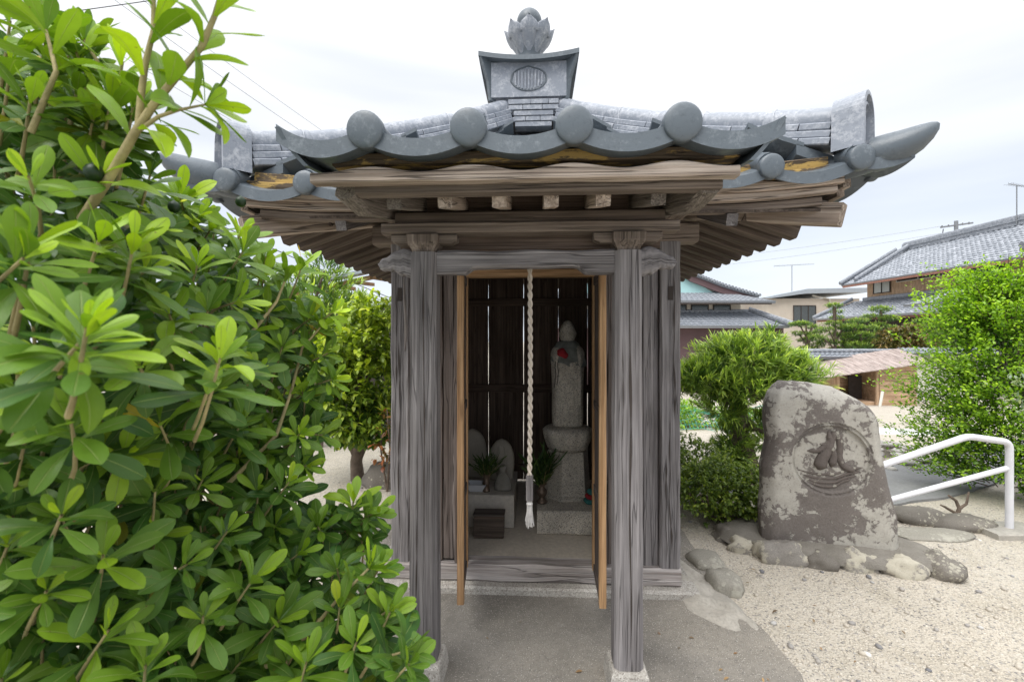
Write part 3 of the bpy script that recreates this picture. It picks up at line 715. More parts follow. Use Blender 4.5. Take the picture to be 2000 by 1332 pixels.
# ---------------------------------------------------------------- finial
fz = 3.31
fb = part('finial_box', MB().box(-0.268, 0.268, YC-0.268, YC+0.268, fz-0.12, 3.578, 0, 0.006), 'tilep')
for k in range(4):
    a = k*math.pi/2
    def fp(x, y, z): return Vector((x*math.cos(a)-y*math.sin(a), YC+x*math.sin(a)+y*math.cos(a), z))
    m = MB()
    def pb(x0, x1, y0, y1, z0, z1):
        V = [fp(x, y, z) for z in (z0, z1) for x, y in ((x0, y0), (x1, y0), (x1, y1), (x0, y1))]
        m.add(V, [(3, 2, 1, 0), (4, 5, 6, 7), (0, 1, 5, 4), (1, 2, 6, 5), (2, 3, 7, 6), (3, 0, 4, 7)])
    pb(-0.285, 0.285, -0.30, -0.269, fz+0.0, 3.572); pn = part('finial_panel', m, 'tilep', fb)
    m = MB(); ns = 60      # the crest: lobed outline with upright flutes
    def crest(a): 
        x = math.cos(a); z = math.sin(a)
        r = 1.0+0.07*abs(math.sin(a*2.0+0.2)) if z > -0.25 else 1.0
        return 0.125*x*r, 0.082*z*r+ (0.012*max(0, 1-abs(x)*3) if z > 0 else 0)
    V = []
    for sc_, yy in ((1.09, -0.301), (1.07, -0.307), (1.0, -0.307), (0.97, -0.3015)):
        for i in range(ns):
            x, z = crest(2*math.pi*i/ns); V.append(fp(x*sc_, yy, 3.440+z*sc_))
    m.add(V, [(r*ns+i, r*ns+(i+1) % ns, (r+1)*ns+(i+1) % ns, (r+1)*ns+i) for r in range(3) for i in range(ns)])
    part('crest_rim', m, 'tile', pn)
    m = MB()
    for i in range(9):
        x = -0.1+0.025*i; hh = 0.076*math.sqrt(max(0.05, 1-(x/0.125)**2))
        m.tube([fp(x*0.96, -0.3, 3.440-hh), fp(x*1.0, -0.304, 3.440-hh*0.4), fp(x, -0.304, 3.440+hh*0.6), fp(x*1.03, -0.3, 3.440+hh)], 0.0085, 8)
    part('crest_flutes', m, 'tilep', pn)
    # the flared corner fins below the cap
    m = MB(); V = []
    d1 = 0
    for z, s in ((fz-0.02, 0.295), (3.43, 0.312), (3.59, 0.362)):
        for o in (-1, 1):
            for ss in (0.25, s):
                V.append(fp(ss+o*0.009, -ss+o*0.009, z))
    Fq = []
    for i in range(2):
        b = i*4; Fq += [(b, b+1, b+5, b+4), (b+2, b+6, b+7, b+3), (b+1, b+3, b+7, b+5), (b, b+4, b+6, b+2)]
    Fq += [(0, 2, 3, 1), (8, 9, 11, 10)]; m.add(V, Fq); part('finial_fin', m, 'tile', fb)
m = MB()      # concave cap with upturned corners
def capf(u, v):
    x, y = -1+2*u, -1+2*v; e = max(abs(x), abs(y)); c_ = min(abs(x), abs(y))
    z = 3.68-0.095*e**0.8+0.036*(c_*e)**2 if e > 0 else 3.68
    k = 0.366*(1+0.015*c_*c_); return Vector((x*k, YC+y*k, z))
m.grid(capf, 24, 24, thick=(0, 0, -0.034)); part('finial_cap', m, 'tile', fb)
fl = part('finial_flower', MB().lathe([(0.13, 3.69), (0.10, 3.72), (0.075, 3.76), (0.085, 3.80), (0.11, 3.85), (0.12, 3.9), (0.1, 3.93)], (0, YC, 0), 24), 'tile')
part('finial_jewel', MB().lathe([(0.001, 3.90)]+[(0.102*math.sin(math.pi*i/14), 4.07-0.102*math.cos(math.pi*i/14)) for i in range(2, 14)]+[(0.012, 4.18), (0.001, 4.19)], (0, YC, 0), 26), 'tile', fl)
for ring, (n_, zt, ro, ph) in enumerate(((8, 4.00, 0.195, math.pi/2),)):
    for i in range(n_):
        a = ph+2*math.pi*i/n_; m = MB()
        def pf(u, v):
            s = -1+2*u; wv = 0.455*(1 if v < 0.72 else max(0.03, math.sqrt(max(0, 1-((v-0.72)/0.28)**2.4))))
            an = a+s*wv*(0.92 if v < .8 else 1); rr = 0.07+(ro-0.07)*math.sin(min(v*1.15, 1)*1.5)**1.25
            rr += 0.012*max(0, v-0.85)/0.15-0.014*s*s
            zz = 3.765+(zt-3.765)*(v**0.9)-0.02*s*s*(v > 0.6)+0.012*max(0, 1-abs(s)*1.5)*max(0, v-0.8)/0.2
            return Vector((rr*math.cos(an), YC-rr*math.sin(an), zz))
        m.grid(pf, 10, 14); b = len(m.v)
        cen = Vector((0, YC, 0)); inn = [Vector(v)-(Vector((v[0], v[1]-YC, 0)).normalized()*0.012) for v in m.v]
        fs = [f[::-1] for f in m.f]; m.add(inn, fs, None, True)
        nu, nv = 10, 14; edge = [i_*(nv+1) for i_ in range(nu+1)]+[nu*(nv+1)+j for j in range(1, nv+1)]+[i_*(nv+1)+nv for i_ in range(nu-1, -1, -1)]+[j for j in range(nv-1, 0, -1)]
        m.f += [(edge[q], b+edge[q], b+edge[(q+1) % len(edge)], edge[(q+1) % len(edge)]) for q in range(len(edge))]; m.sm += [True]*len(edge)
        part('lotus_petal', m, 'tile' if ring else 'tilep', fl)
fb.location.x = -0.035; fl.location.x = -0.035
# layered bricks of tile in front, under the finial
m = MB()
for k in range(4):
    a = k*math.pi/2
    for L, (y, z, w) in enumerate(((-0.30, 3.275, 0.19), (-0.295, 3.235, 0.19), (-0.29, 3.193, 0.15), (-0.285, 3.155, 0.145), (-0.28, 3.115, 0.14))):
        cuts = [-w, -w*0.42 if L % 2 else -w*0.1, w*0.35 if L % 2 else w*0.6, w] if L not in (2, 4) else [-w, w]
        for c0, c1 in zip(cuts, cuts[1:]):
            V = []
            for z_ in (z-0.017, z+0.017):
                for x, yy in ((c0+0.002, y), (c1-0.002, y), (c1-0.002, y+0.1), (c0+0.002, y+0.1)):
                    V.append((x*math.cos(a)-yy*math.sin(a), YC+x*math.sin(a)+yy*math.cos(a), z_))
            m.add(V, [(3, 2, 1, 0), (4, 5, 6, 7), (0, 1, 5, 4), (1, 2, 6, 5), (2, 3, 7, 6), (3, 0, 4, 7)])
part('ridge_layers', m, 'tilep')
# ---------------------------------------------------------------- porch tiles
def zp(y): return 2.148+(y+1.19)*0.12+0.30*max(0, y+0.85)**2
edges = [CX-0.835]+DX+[CX+0.80]
pm = MB(); cm = MB()
for i in range(5):
    a, b = edges[i], edges[i+1]; f0 = 0.055 if i == 0 else 0; f1 = 0.035 if i == 4 else 0
    for r in range(4):
        ya, yb = -1.19+r*0.27, -1.19+(r+1)*0.27+0.03
        def fn(s, v):
            u = a+(b-a)*s; y = ya+(yb-ya)*v
            dr = 0.044
            fl_ = 0.25*f0*max(0, 1-s*1.9)**1.6+0.0*f1*max(0, 1-(1-s)*1.9)**1.6
            if r: fl_ = -0.05*(i == 0)*max(0, 1-s*2)-0.05*(i == 4)*max(0, 2*s-1)
            else: fl_ *= (1-v)
            z = zp(y)+0.045-dr*(1-(2*s-1)**2)+fl_+(0.018*(1-v) if r else 0)
            return Vector((u, y, z))
        pm.grid(fn, 16, 3, thick=(0, 0.0, -(0.058 if r == 0 else 0.02)))
pr = part('porch_roof_slope', pm, 'tile')
for x in DX:
    y = -1.16; cm = MB()
    while y < -0.2:
        cm.tube([Vector((x, y+0.27*i/3, zp(y+0.27*i/3)+0.038)) for i in range(4)], 0.047, 14, True, rf=lambda t: 1-0.07*t); y += 0.265
    d_ = MB(); disc(d_, Vector((x, -1.185, zp(-1.19)+0.030)), (0, -1, -0.10), 0.060); part('end_tile', d_, 'tile', pr); part('cover_tile_row', cm, 'tile', pr)
for sx in (-1, 1):      # verge sleeves hanging down at each side
    m = MB(); xb = CX+sx*(0.82-0.018*sx)
    def vf(u, v):
        y = -1.195+0.98*u; z = zp(y)+0.045+(0.004 if sx < 0 else -0.006)-0.01*u
        step = 0.012*((u*3.6) % 1.0)
        return Vector((xb-sx*(0.06*v+0.03*v*v)-sx*0.001, y+0.015*v, z-0.002-(0.125)*v+step*0.5))
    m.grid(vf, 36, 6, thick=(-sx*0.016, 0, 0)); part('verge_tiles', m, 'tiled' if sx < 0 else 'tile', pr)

# the old roof sits a little lower on its left side
for o in list(sh.children):
    nm_ = o.name.split('.')[0]; kz = None
    if nm_ in ('roof_slope', 'hip_ridge', 'ridge_end_ornament', 'corner_horn'): kz = (0.016, -0.045)
    elif nm_ in ('eave_batten', 'fascia_board', 'tile_batten', 'clay_bed', 'hip_rafter') and max(abs(v.co.x) for v in o.data.vertices) > 1.0: kz = (0.008, -0.008)
    if kz:
        for ob in [o]+list(o.children):
            for v in ob.data.vertices:
                k_ = min(1, abs(v.co.x)/1.2) if nm_ == 'hip_ridge' else 1
                v.co.z += (kz[0]*v.co.x+kz[1])*k_
# ================================================================ the setting
def gz(x, y):      # height of the terrain
    b = max(0, y-6.0); z = -0.1*min(b, 14)
    z += 0.12*math.exp(-(((x-2.05)/0.9)**2+((y-6.6)/1.0)**2))*1.5
    z += 0.02*mnoise.noise(Vector((x*0.7, y*0.7, 0)))*min(1, max(0, (abs(x-0.1)-1.2)))
    return z
m = MB(); nx, ny = 150, 150
def gp(u, v):
    x = math.copysign(abs(2*u-1)**3, 2*u-1)*320; y = -6+8*v+330*v**4
    return Vector((x, y, gz(x, y)))
m.grid(gp, nx, ny)
t = NT('ground_gravel', 0.95, 0.2); c = t.coord('Object')
n1 = t.noise(c, 0.55, 4, 0.6); n2 = t.noise(c, 2.6, 4, 0.6, 0.5); n3 = t.noise(c, 60, 3, 0.7)
base = t.mix(t.ramp(n1, [(0.35, 0.0), (0.65, 1.0)]), (0.60, 0.545, 0.46), (0.55, 0.51, 0.445))
base = t.mix(t.ramp(n2, [(0.5, 0.0), (0.66, 0.7)]), base, (0.42, 0.375, 0.30))
v = t.n('TexVoronoi'); v.inputs['Scale'].default_value = 78; t.link(c, v.inputs['Vector'])
s2 = t.n('SeparateColor'); t.link(v.outputs['Color'], s2.inputs[0])
pc = t.ramp(s2.outputs[0], [(0.0, (0.62, 0.57, 0.48)), (0.42, (0.60, 0.53, 0.43)), (0.7, (0.42, 0.375, 0.31)), (0.84, (0.26, 0.25, 0.25)), (0.9, (0.11, 0.11, 0.12)), (0.93, (0.72, 0.68, 0.6)), (1, (0.5, 0.45, 0.36))])
k = t.ramp(v.outputs['Distance'], [(0.30, 0.85), (0.62, 0.0)])
col = t.mix(k, t.mix(0.35, base, (0.34, 0.30, 0.24)), pc)
col = t.mix(0.5, col, t.ramp(n3, [(0.3, (0.75,)*3), (0.7, (1.15,)*3)]), 'MULTIPLY')
t.base(col); t.bump(t.math('ADD', t.math('MULTIPLY', k, 0.8), t.math('MULTIPLY', n3, 0.4)), 0.006, 1.0)
M['gravel'] = t.m
tag(m.build('ground', 'gravel'), kind='structure')
# poured apron round the shrine, with an uneven edge
ap = []
for px, py in ((1330, 1040), (1370, 1090), (1410, 1150), (1445, 1195), (1500, 1245), (1560, 1320), (1600, 1420), (1640, 1600), (1700, 2200), (1000, 2400), (300, 2200), (520, 1600), (600, 1380), (640, 1260), (660, 1160), (690, 1090), (700, 1030)):
    Z = 1.5*F/(py-660); ap.append(((px-1000)/F*Z, Z))
ap = ap+[(-1.05, 4.6), (1.18, 4.5)]
P = []
for i in range(len(ap)):
    a, b = Vector(ap[i]), Vector(ap[(i+1) % len(ap)]); n = max(2, int((b-a).length/0.05))
    for j in range(n):
        q = a.lerp(b, j/n); k_ = mnoise.noise_vector(Vector((q.x*5, q.y*5, 1))); P.append((q.x+0.03*k_.x, q.y+0.03*k_.y))
def sheet(name, P, z0, z1, mat):
    m = MB(); n = len(P); V = [(x, y, z0) for x, y in P]+[(x, y, z1) for x, y in P]
    fs = [(i, (i+1) % n, n+(i+1) % n, n+i) for i in range(n)]; fs.append(tuple(range(n, 2*n)))
    ar = sum(P[i][0]*P[(i+1) % n][1]-P[(i+1) % n][0]*P[i][1] for i in range(n))
    if ar < 0: fs = [f[::-1] for f in fs]
    m.add(V, fs); return m.build(name, mat)
tag(sheet('pavement', P, -0.08, 0.012, 'apron'), kind='structure')
m = MB()     # rough mortar haunch at its right edge
edge_ = [(0.99, 3.25), (1.03, 3.02), (1.07, 2.80), (1.10, 2.62), (1.13, 2.45), (1.17, 2.28), (1.20, 2.16)]
def hz(u, v):
    i = min(int(u*6), 5); f = u*6-i; a, b = edge_[i], edge_[i+1]; cx, cy = a[0]+(b[0]-a[0])*f, a[1]+(b[1]-a[1])*f
    w = 0.17*math.sin(math.pi*(0.12+0.8*u))**0.6; s_ = 2*v-1
    x = cx+w*s_+0.03*mnoise.noise(Vector((u*7, v*2, 3)))
    z = -0.005+0.050*math.sin(math.pi*min(1, 0.1+u*1.1))**0.5*max(0, 1-s_*s_)**0.7+0.035*mnoise.noise(Vector((u*9, v*4, 1)))*(1-s_*s_)
    return Vector((x, cy, z))
m.grid(hz, 70, 16, thick=(0, 0, -0.08)); tag(m.build('pavement_edge', 'apron_pale'), kind='structure')
# rock material: dark stone with pale lichen
def lichen(name, a, b, li, lo, sc_=1.0, amt=0.0, soft=0.03):
    t = NT(name, 0.85, 0.25); c = t.coord('Object'); n1 = t.noise(c, 17*sc_, 8, 0.72, 0.3); n2 = t.noise(c, 3.0*sc_, 3, 0.5); n3 = t.noise(c, 90*sc_, 4, 0.7)
    col = t.mix(t.noise(c, 3*sc_, 4), a, b); col = t.mix(0.6, col, t.ramp(n3, [(0.3, (0.6,)*3), (0.7, (1.3,)*3)]), 'MULTIPLY')
    k = t.math('ADD', t.math('MULTIPLY', n1, 0.62), t.math('MULTIPLY', n2, 0.62)); th = 0.635-amt
    lc = t.mix(t.noise(c, 30*sc_, 3), li, lo)
    kk = t.ramp(k, [(th, 0.0), (th+soft, 1.0)])
    vd = t.vor(c, 16*sc_); n4 = t.ramp(t.math('ADD', vd, t.math('MULTIPLY', t.noise(c, 5*sc_, 2), -0.25)), [(0.12, 1.0), (0.15, 0.0)])
    kk = t.math('MAXIMUM', kk, t.math('MULTIPLY', n4, t.ramp(n2, [(0.45, 0.0), (0.5, 1.0)])))
    col = t.mix(t.math('MULTIPLY', kk, t.ramp(n3, [(0.25, 0.55), (0.5, 0.95)])), col, lc)
    t.base(col); t.bump(t.math('ADD', t.math('MULTIPLY', n3, 0.4), t.math('MULTIPLY', kk, 0.35)), 0.004, 1.0); return t.m
M['stele'] = lichen('stone_lichened', (0.125, 0.108, 0.097), (0.225, 0.20, 0.182), (0.50, 0.475, 0.42), (0.35, 0.33, 0.29), 1.0, 0.020, 0.03)
M['rock'] = lichen('rock_grey_brown', (0.12, 0.11, 0.095), (0.24, 0.215, 0.185), (0.44, 0.42, 0.35), (0.34, 0.31, 0.24), 1.6, -0.05, 0.08)
M['rockp'] = lichen('rock_pale', (0.24, 0.225, 0.19), (0.34, 0.32, 0.275), (0.44, 0.42, 0.36), (0.36, 0.34, 0.28), 1.5, -0.03, 0.08)
M['rock2'] = lichen('rock_lichened_pale', (0.20, 0.185, 0.165), (0.30, 0.275, 0.245), (0.50, 0.47, 0.38), (0.42, 0.38, 0.30), 1.3, 0.02, 0.06)
M['mortar'] = conc('mortar_dark', (0.17, 0.155, 0.13), (0.25, 0.23, 0.20), scale=2.5, bmp=0.006)
# ------------------------------------------------ stele
SX, SY = 2.19, 3.19
st = empty('carved_stone_stele', (SX, SY, 0), R(-12)); tag(st, 'upright lichen-spotted brown stone with a round crane and wave relief, set in mortar', 'stone stele')
outl = [(-.425, .11), (-.43, .3), (-.415, .45), (-.42, .6), (-.385, .78), (-.40, .95), (-.395, 1.06), (-.375, 1.14), (-.32, 1.185), (-.24, 1.19), (-.15, 1.17), (-.03, 1.155), (.1, 1.12), (.2, 1.085), (.27, 1.06), (.30, .99), (.30, .88), (.315, .72), (.35, .52), (.38, .40), (.405, .3), (.41, .11)]
def lr(z, side):
    if side < 0: pts = [(-.425, .11), (-.43, .3), (-.415, .45), (-.42, .6), (-.385, .78), (-.40, .90), (-.398, .98), (-.385, 1.05), (-.355, 1.11), (-.31, 1.155), (-.25, 1.19)]
    else: pts = [(.41, .11), (.405, .3), (.38, .40), (.35, .52), (.315, .72), (.302, .86), (.295, .93), (.275, .985), (.245, 1.03), (.20, 1.07), (.15, 1.10), (.08, 1.14), (.02, 1.19)]
    if z <= pts[0][1]: return pts[0][0]
    for a, b in zip(pts, pts[1:]):
        if z <= b[1]: return a[0]+(b[0]-a[0])*(z-a[1])/max(1e-6, b[1]-a[1])
    return pts[-1][0]
def ztop(x):
    tp = [(-.43, .92), (-.40, 1.05), (-.36, 1.12), (-.31, 1.165), (-.22, 1.19), (-.1, 1.18), (.05, 1.145), (.16, 1.10), (.23, 1.05), (.27, .99), (.43, .85)]
    for a, b in zip(tp, tp[1:]):
        if x <= b[0]: return a[1]+(b[1]-a[1])*(x-a[0])/(b[0]-a[0])
    return 0.95
CCX, CCZ, CR = -0.005, 0.68, 0.232
def relief(x, z):
    """depth of the carving on the front face, metres (+ is out of the stone)"""
    dx, dz = (x-CCX)/CR, (z-CCZ)/CR; r = math.hypot(dx, dz); h = 0.0
    if r < 1.0:
        h -= 0.032*min(1, (1.0-r)/0.045)
    elif r < 1.07: h -= 0.012
    return h
NU, NVv = 190, 220; DEP = 0.125
V = []; ring = 2*(NU)+2*10; TV = []
rows = NVv
per = []
for iz in range(rows+1):
    tz = iz/rows; row = []
    for j in range(NU+1):      # front, left to right
        s = j/NU; zb = 0.05+(1.19-0.05)*tz; x = lr(zb, -1)*(1-s)+lr(zb, 1)*s
        zt = ztop(x); z = 0.05+(zt-0.05)*tz
        x = lr(z, -1)*(1-s)+lr(z, 1)*s
        e = min(s, 1-s)*0.8; rnd_ = 0.06*(1-min(1, e/0.08))**2+0.10*(1-min(1, (1-tz)/0.12))**2.4
        y = -DEP+rnd_-relief(x, z)+0.012*mnoise.noise(Vector((x*3.2, z*3.2, 5)))+0.004*mnoise.noise(Vector((x*14, z*14, 2)))
        row.append(Vector((x, y, z)))
    for j in range(1, 12):     # right flank
        s = j/12; p = row[NU]; row.append(Vector((p.x+0.03*math.sin(math.pi*s)-0.03*s+0.008*mnoise.noise(Vector((s*4, p.z*5, 1))), p.y+(2*DEP-0.06)*s, p.z)))
    for j in range(NU, -1, -6):
        p = row[j]; row.append(Vector((p.x-0.03*(j/NU)+0.05*(1-j/NU), DEP+0.02*mnoise.noise(Vector((p.x*4, p.z*4, 9))), p.z)))
    for j in range(1, 12):
        s = 1-j/12; p = row[0]; row.append(Vector((p.x-0.02*math.sin(math.pi*s)+0.05*s, p.y+(2*DEP-0.06)*s, p.z)))
    per.append(row)
m = MB(); nr = len(per[0]); VV = [p for row in per for p in row]
fs = [(i*nr+j, i*nr+(j+1) % nr, (i+1)*nr+(j+1) % nr, (i+1)*nr+j) for i in range(rows) for j in range(nr)]
b0 = rows*nr
cen_ = sum(per[-1], Vector())/nr; VV.append(cen_+Vector((0, 0, 0.012))); ci_ = len(VV)-1
fs += [(b0+j, b0+(j+1) % nr, ci_) for j in range(nr)]
m.add(VV, fs, None, True); slab_ = m.build('slab', 'stele', st)
def stroke(m, pts, r0, r1, fl=0.95):
    """a flattened, tapering raised stroke on the sunk disc; pts in disc units"""
    P_ = []; 
    for a_, b_ in zip(pts, pts[1:]):
        for q_ in range(6): P_.append((a_[0]+(b_[0]-a_[0])*q_/6, a_[1]+(b_[1]-a_[1])*q_/6))
    P_.append(pts[-1])
    for _ in range(3): P_ = [P_[0]]+[((P_[k-1][0]+2*P_[k][0]+P_[k+1][0])/4, (P_[k-1][1]+2*P_[k][1]+P_[k+1][1])/4) for k in range(1, len(P_)-1)]+[P_[-1]]
    W3 = [Vector((CCX+x*CR, -DEP+0.033+0.012*mnoise.noise(Vector(((CCX+x*CR)*3.2, (CCZ+z*CR)*3.2, 5))), CCZ+z*CR)) for x, z in P_]
    n = 10; V = []; L_ = len(W3)
    for k, p in enumerate(W3):
        t_ = (W3[min(k+1, L_-1)]-W3[max(k-1, 0)]); t_.y = 0; t_.normalize(); s_ = Vector((-t_.z, 0, t_.x)); f = k/(L_-1)
        rr = (r0+(r1-r0)*f)*CR*max(0.15, min(1, f*7+.25, (1-f)*7+.2))*(1+0.12*mnoise.noise(Vector((k*.6, r0*90, 1))))
        for q_ in range(n):
            a = 2*math.pi*q_/n; V.append(p+s_*math.cos(a)*rr+Vector((0, -1, 0))*math.sin(a)*rr*fl)
    fs = [(k*n+q_, (k+1)*n+q_, (k+1)*n+(q_+1) % n, k*n+(q_+1) % n) for k in range(L_-1) for q_ in range(n)]+[tuple(range(n)), tuple((L_-1)*n+q_ for q_ in range(n))[::-1]]
    m.add(V, fs, None, True)
rl = MB()
stroke(rl, [(0.12, 0.86), (0.06, 0.58), (-0.16, 0.34), (-0.30, 0.22), (-0.62, 0.20)], .10, .07)
stroke(rl, [(-0.05, 0.80), (0.02, 0.50), (-0.10, 0.20), (-0.24, -0.05), (-0.30, -0.35)], .08, .20)
stroke(rl, [(0.16, 0.84), (0.26, 0.45), (0.22, 0.05), (0.34, -0.22), (0.66, -0.34)], .09, .10)
stroke(rl, [(-0.28, 0.42), (0.02, 0.36), (0.10, 0.10), (0.02, -0.25)], .06, .12)
for k_, (x0_, z0_) in enumerate(((-.86, -.38), (-.80, -.50), (-.70, -.62), (-.56, -.74))):
    stroke(rl, [(x0_, z0_), (x0_*.4, z0_-.10), (0.1, z0_-.08), (-x0_*.6, z0_+.10), (-x0_*.97, z0_+.16)], .035, .045, .9)
for k_ in range(5): stroke(rl, [(0.30+.09*k_, -0.06-.05*k_), (0.36+.09*k_, -0.20-.04*k_)], .03, .03, .9)
M['relief'] = lichen('stone_relief_dark', (0.085, 0.07, 0.062), (0.17, 0.145, 0.13), (0.42, 0.40, 0.34), (0.3, 0.28, 0.24), 1.4, -0.09, 0.04)
rl.build('crane_relief', 'relief', slab_)
mm = MB()     # mortar bed
def bedf(u, v):
    a = u*2*math.pi; r = v; ca, sa = math.cos(a), math.sin(a)
    k = 1/(abs(ca)**2.6+abs(sa)**2.6)**(1/2.6)
    x = 0.0+0.68*ca*k*r; y = 0.03+0.30*sa*k*r+0.07*r*ca*-1*0.8
    return Vector((x, y, (0.118-0.035*r**3-0.05*max(0, r-0.92)*12)+0.012*mnoise.noise(Vector((x*5, y*5, 1)))))
mm.grid(bedf, 80, 14); mm.build('mortar_bed', 'mortar', st)
for i, (x, y, rx, ry, rz) in enumerate(((-0.60, 0.12, .11, .12, .085), (-0.50, -0.08, .15, .09, .09), (-0.34, -0.18, .17, .10, .12), (-0.12, -0.215, .11, .08, .09), (0.10, -0.20, .12, .09, .11), (0.35, -0.21, .13, .10, .105), (0.58, -0.15, .11, .14, .13), (0.52, 0.10, .12, .12, .08), (0.38, 0.24, .17, .12, .08), (0.0, 0.28, .28, .12, .07), (-0.4, 0.26, .2, .12, .07))):
    r_ = MB(); rock(r_, (x, y, 0.012), rx, ry, rz*.92, i+3, 0.30, 16, 1.7); r_.build('bed_rock', ('rock', 'rock2', 'rock2', 'rock', 'rock2', 'rock2', 'rock')[i % 7], st)
# loose rocks
def lone(name, px, py, rx, ry, rz, label, cat='rock', mat='rock', seed=1, group=None, dz=0.3, sub=12):
    Z = 1.5*F/(py-660); p = at(px, py, Z); r_ = MB(); rock(r_, (0, 0, rz*dz), rx, ry, rz, seed, 0.2, sub)
    o = r_.build(name, mat, None, (p.x, p.y, gz(p.x, p.y))); tag(o, label, cat, group); return o
lone('boulder', 1415, 1150, .10, .10, .085, 'round grey boulder at the edge of the concrete apron', 'boulder', 'rockp', 2)
lone('boulder', 1378, 1100, .11, .13, .05, 'flat grey rock half buried in the mortar right of the shrine', 'boulder', 'rockp', 5)
lone('rock', 1795, 1018, .20, .12, .09, 'mottled grey rock behind the right edge of the carved stone', 'rock', 'rock', 8)
lone('rock', 1880, 1030, .22, .12, .075, 'flat speckled dark rock left of the handrail foot', 'rock', 'rock', 9)
lone('rock', 1755, 1010, .12, .1, .06, 'small dark rock touching the carved stone on its right', 'rock', 'rock', 10)
lone('rock', 1820, 1045, .30, .12, .02, 'thin flat pale slab lying on the gravel behind the carved stone', 'slab', 'rockp', 12)
lone('boulder', 755, 945, .22, .2, .17, 'brown boulder beside the tree left of the shrine', 'boulder', 'rock', 14)
p = at(1880, 1000, 3.9)
m = MB(); m.tube([(0, 0, -.02), (.03, 0, .06), (.02, .02, .12), (-.06, 0, .17)], 0.018, 8, rf=lambda t: 1-.5*t); m.tube([(.03, 0, .06), (.09, 0, .1), (.11, 0, .2)], 0.013, 8, rf=lambda t: 1-.5*t); m.tube([(0, 0, .02), (-.08, .02, .07), (-.13, .0, .09)], 0.012, 8, rf=lambda t: 1-.5*t)
tag(m.build('stump', 'bark', None, (3.75, 3.85, 0)), 'small forked dead stump in the gravel before the bright green shrub', 'stump')
# road
P = [(2.55, 4.0), (3.35, 4.05), (4.2, 4.3), (5.6, 5.0), (9, 6.4), (9, 7.4), (6.0, 6.0), (4.6, 5.35), (2.7, 5.2), (1.1, 5.5), (-1, 6.0), (-1, 5.6), (1.2, 4.85)]
m = MB()
PP = []
for i in range(len(P)):
    a, b = Vector(P[i]), Vector(P[(i+1) % len(P)])
    for j in range(10):
        q = a.lerp(b, j/10); k_ = mnoise.noise_vector(Vector((q.x*3, q.y*3, 4))); PP.append((q.x+0.04*k_.x, q.y+0.04*k_.y))
tag(sheet('path', PP, -0.03, 0.022, 'asphalt'), kind='structure')
# ------------------------------------------------ handrail
hr = empty('handrail', (3.82, 3.5, 0)); tag(hr, 'white painted tubular handrail sloping down to the left', 'handrail')
def bendpath(pts, r=0.07, n=5):
    pts = [Vector(p) for p in pts]; o = [pts[0]]
    for i in range(1, len(pts)-1):
        a = (pts[i-1]-pts[i]).normalized(); b = (pts[i+1]-pts[i]).normalized(); p0 = pts[i]+a*r; p1 = pts[i]+b*r
        for j in range(n+1):
            t = j/n; o.append(p0*(1-t)**2+pts[i]*2*t*(1-t)+p1*t*t)
    return o+[pts[-1]]
lx = -1.13
MB().tube(bendpath([(0, 0, 0.0), (0, 0, 0.70), (-0.32, 0, 0.745), (lx, 0, 0.47), (lx-0.06, 0, 0.35), (lx-0.06, 0, 0.0)], 0.05), 0.0245, 16).build('rail_tube', 'white_paint', hr)
MB().tube([(-0.02, 0, 0.50), (lx, 0, 0.20)], 0.020, 14).build('lower_rail', 'white_paint', hr)
MB().box(-0.22, 0.2, -0.13, 0.13, -0.03, 0.045, 0, 0.008).build('concrete_foot', 'apron_pale', hr)
# ------------------------------------------------ inside the shrine
def top(name, label, cat, x, y, z, rz=0, group=None):
    o = empty(name, loc2w(x, y, z), YAW+rz); tag(o, label, cat, group); return o
ab = MB().box(-0.72, -0.137, 0.60, 1.2, 0.0, 0.235, 0, 0.006, 0.002)
o = ab.build('altar_block', 'block', None, loc2w(0, 0, 0.14), YAW); tag(o, 'grey concrete block on the left of the shrine floor carrying small stones', 'altar block')
zt = 0.3755
def slabstone(name, x, y, w, h, d, label, lean, seed):
    m = MB(); n = 20; V = []; rows_ = 22
    for i in range(rows_+1):
        t = i/rows_; ww = w/2*(1 if t < 0.45 else math.sqrt(max(0.0, 1-((t-0.45)/0.55)**2.2)))*(0.93+0.07*math.sin(t*3)); z = h*t
        for j in range(n):
            a = 2*math.pi*j/n; ca, sa = math.cos(a), math.sin(a)
            q = 1+0.05*mnoise.noise(Vector((ca*2+seed, sa*2, t*4)))
            V.append((max(ww, .002)*math.copysign(abs(ca)**0.7, ca)*q, (d/2)*(1 if t < 0.8 else 1-((t-.8)/.2)**2*.8)*math.copysign(abs(sa)**0.7, sa)*q+lean*t, z))
    fs = [(i*n+j, i*n+(j+1) % n, (i+1)*n+(j+1) % n, (i+1)*n+j) for i in range(rows_) for j in range(n)]+[tuple(range(n))[::-1], tuple(rows_*n+j for j in range(n))]
    m.add(V, fs, None, True); o = m.build(name, 'stonep', None, loc2w(x, y, zt), YAW); tag(o, label, 'memorial stone'); return o
M['stonep'] = conc('sandstone_pale', (0.40, 0.365, 0.30), (0.52, 0.48, 0.41), scale=4, bmp=0.004)
M['stonej'] = conc('stone_buddha', (0.24, 0.23, 0.20), (0.33, 0.31, 0.275), scale=5, bmp=0.004)
s1 = slabstone('rounded_stone', -0.50, 1.05, 0.24, 0.38, 0.10, 'tall pale rounded memorial stone partly hidden by the left door', 0.02, 2)
s2 = slabstone('rounded_stone', -0.255, 0.98, 0.205, 0.315, 0.08, 'pale rounded memorial stone with a faint relief figure behind the tiny seated figure', 0.02, 6)
m = MB(); m.lathe([(0.001, 0.0), (0.03, 0.0), (0.05, 0.06), (0.046, 0.14), (0.03, 0.175), (0.028, 0.19), (0.03, 0.215), (0.02, 0.24), (0.001, 0.245)], (0, 0, 0.03), 18, ys=0.3)
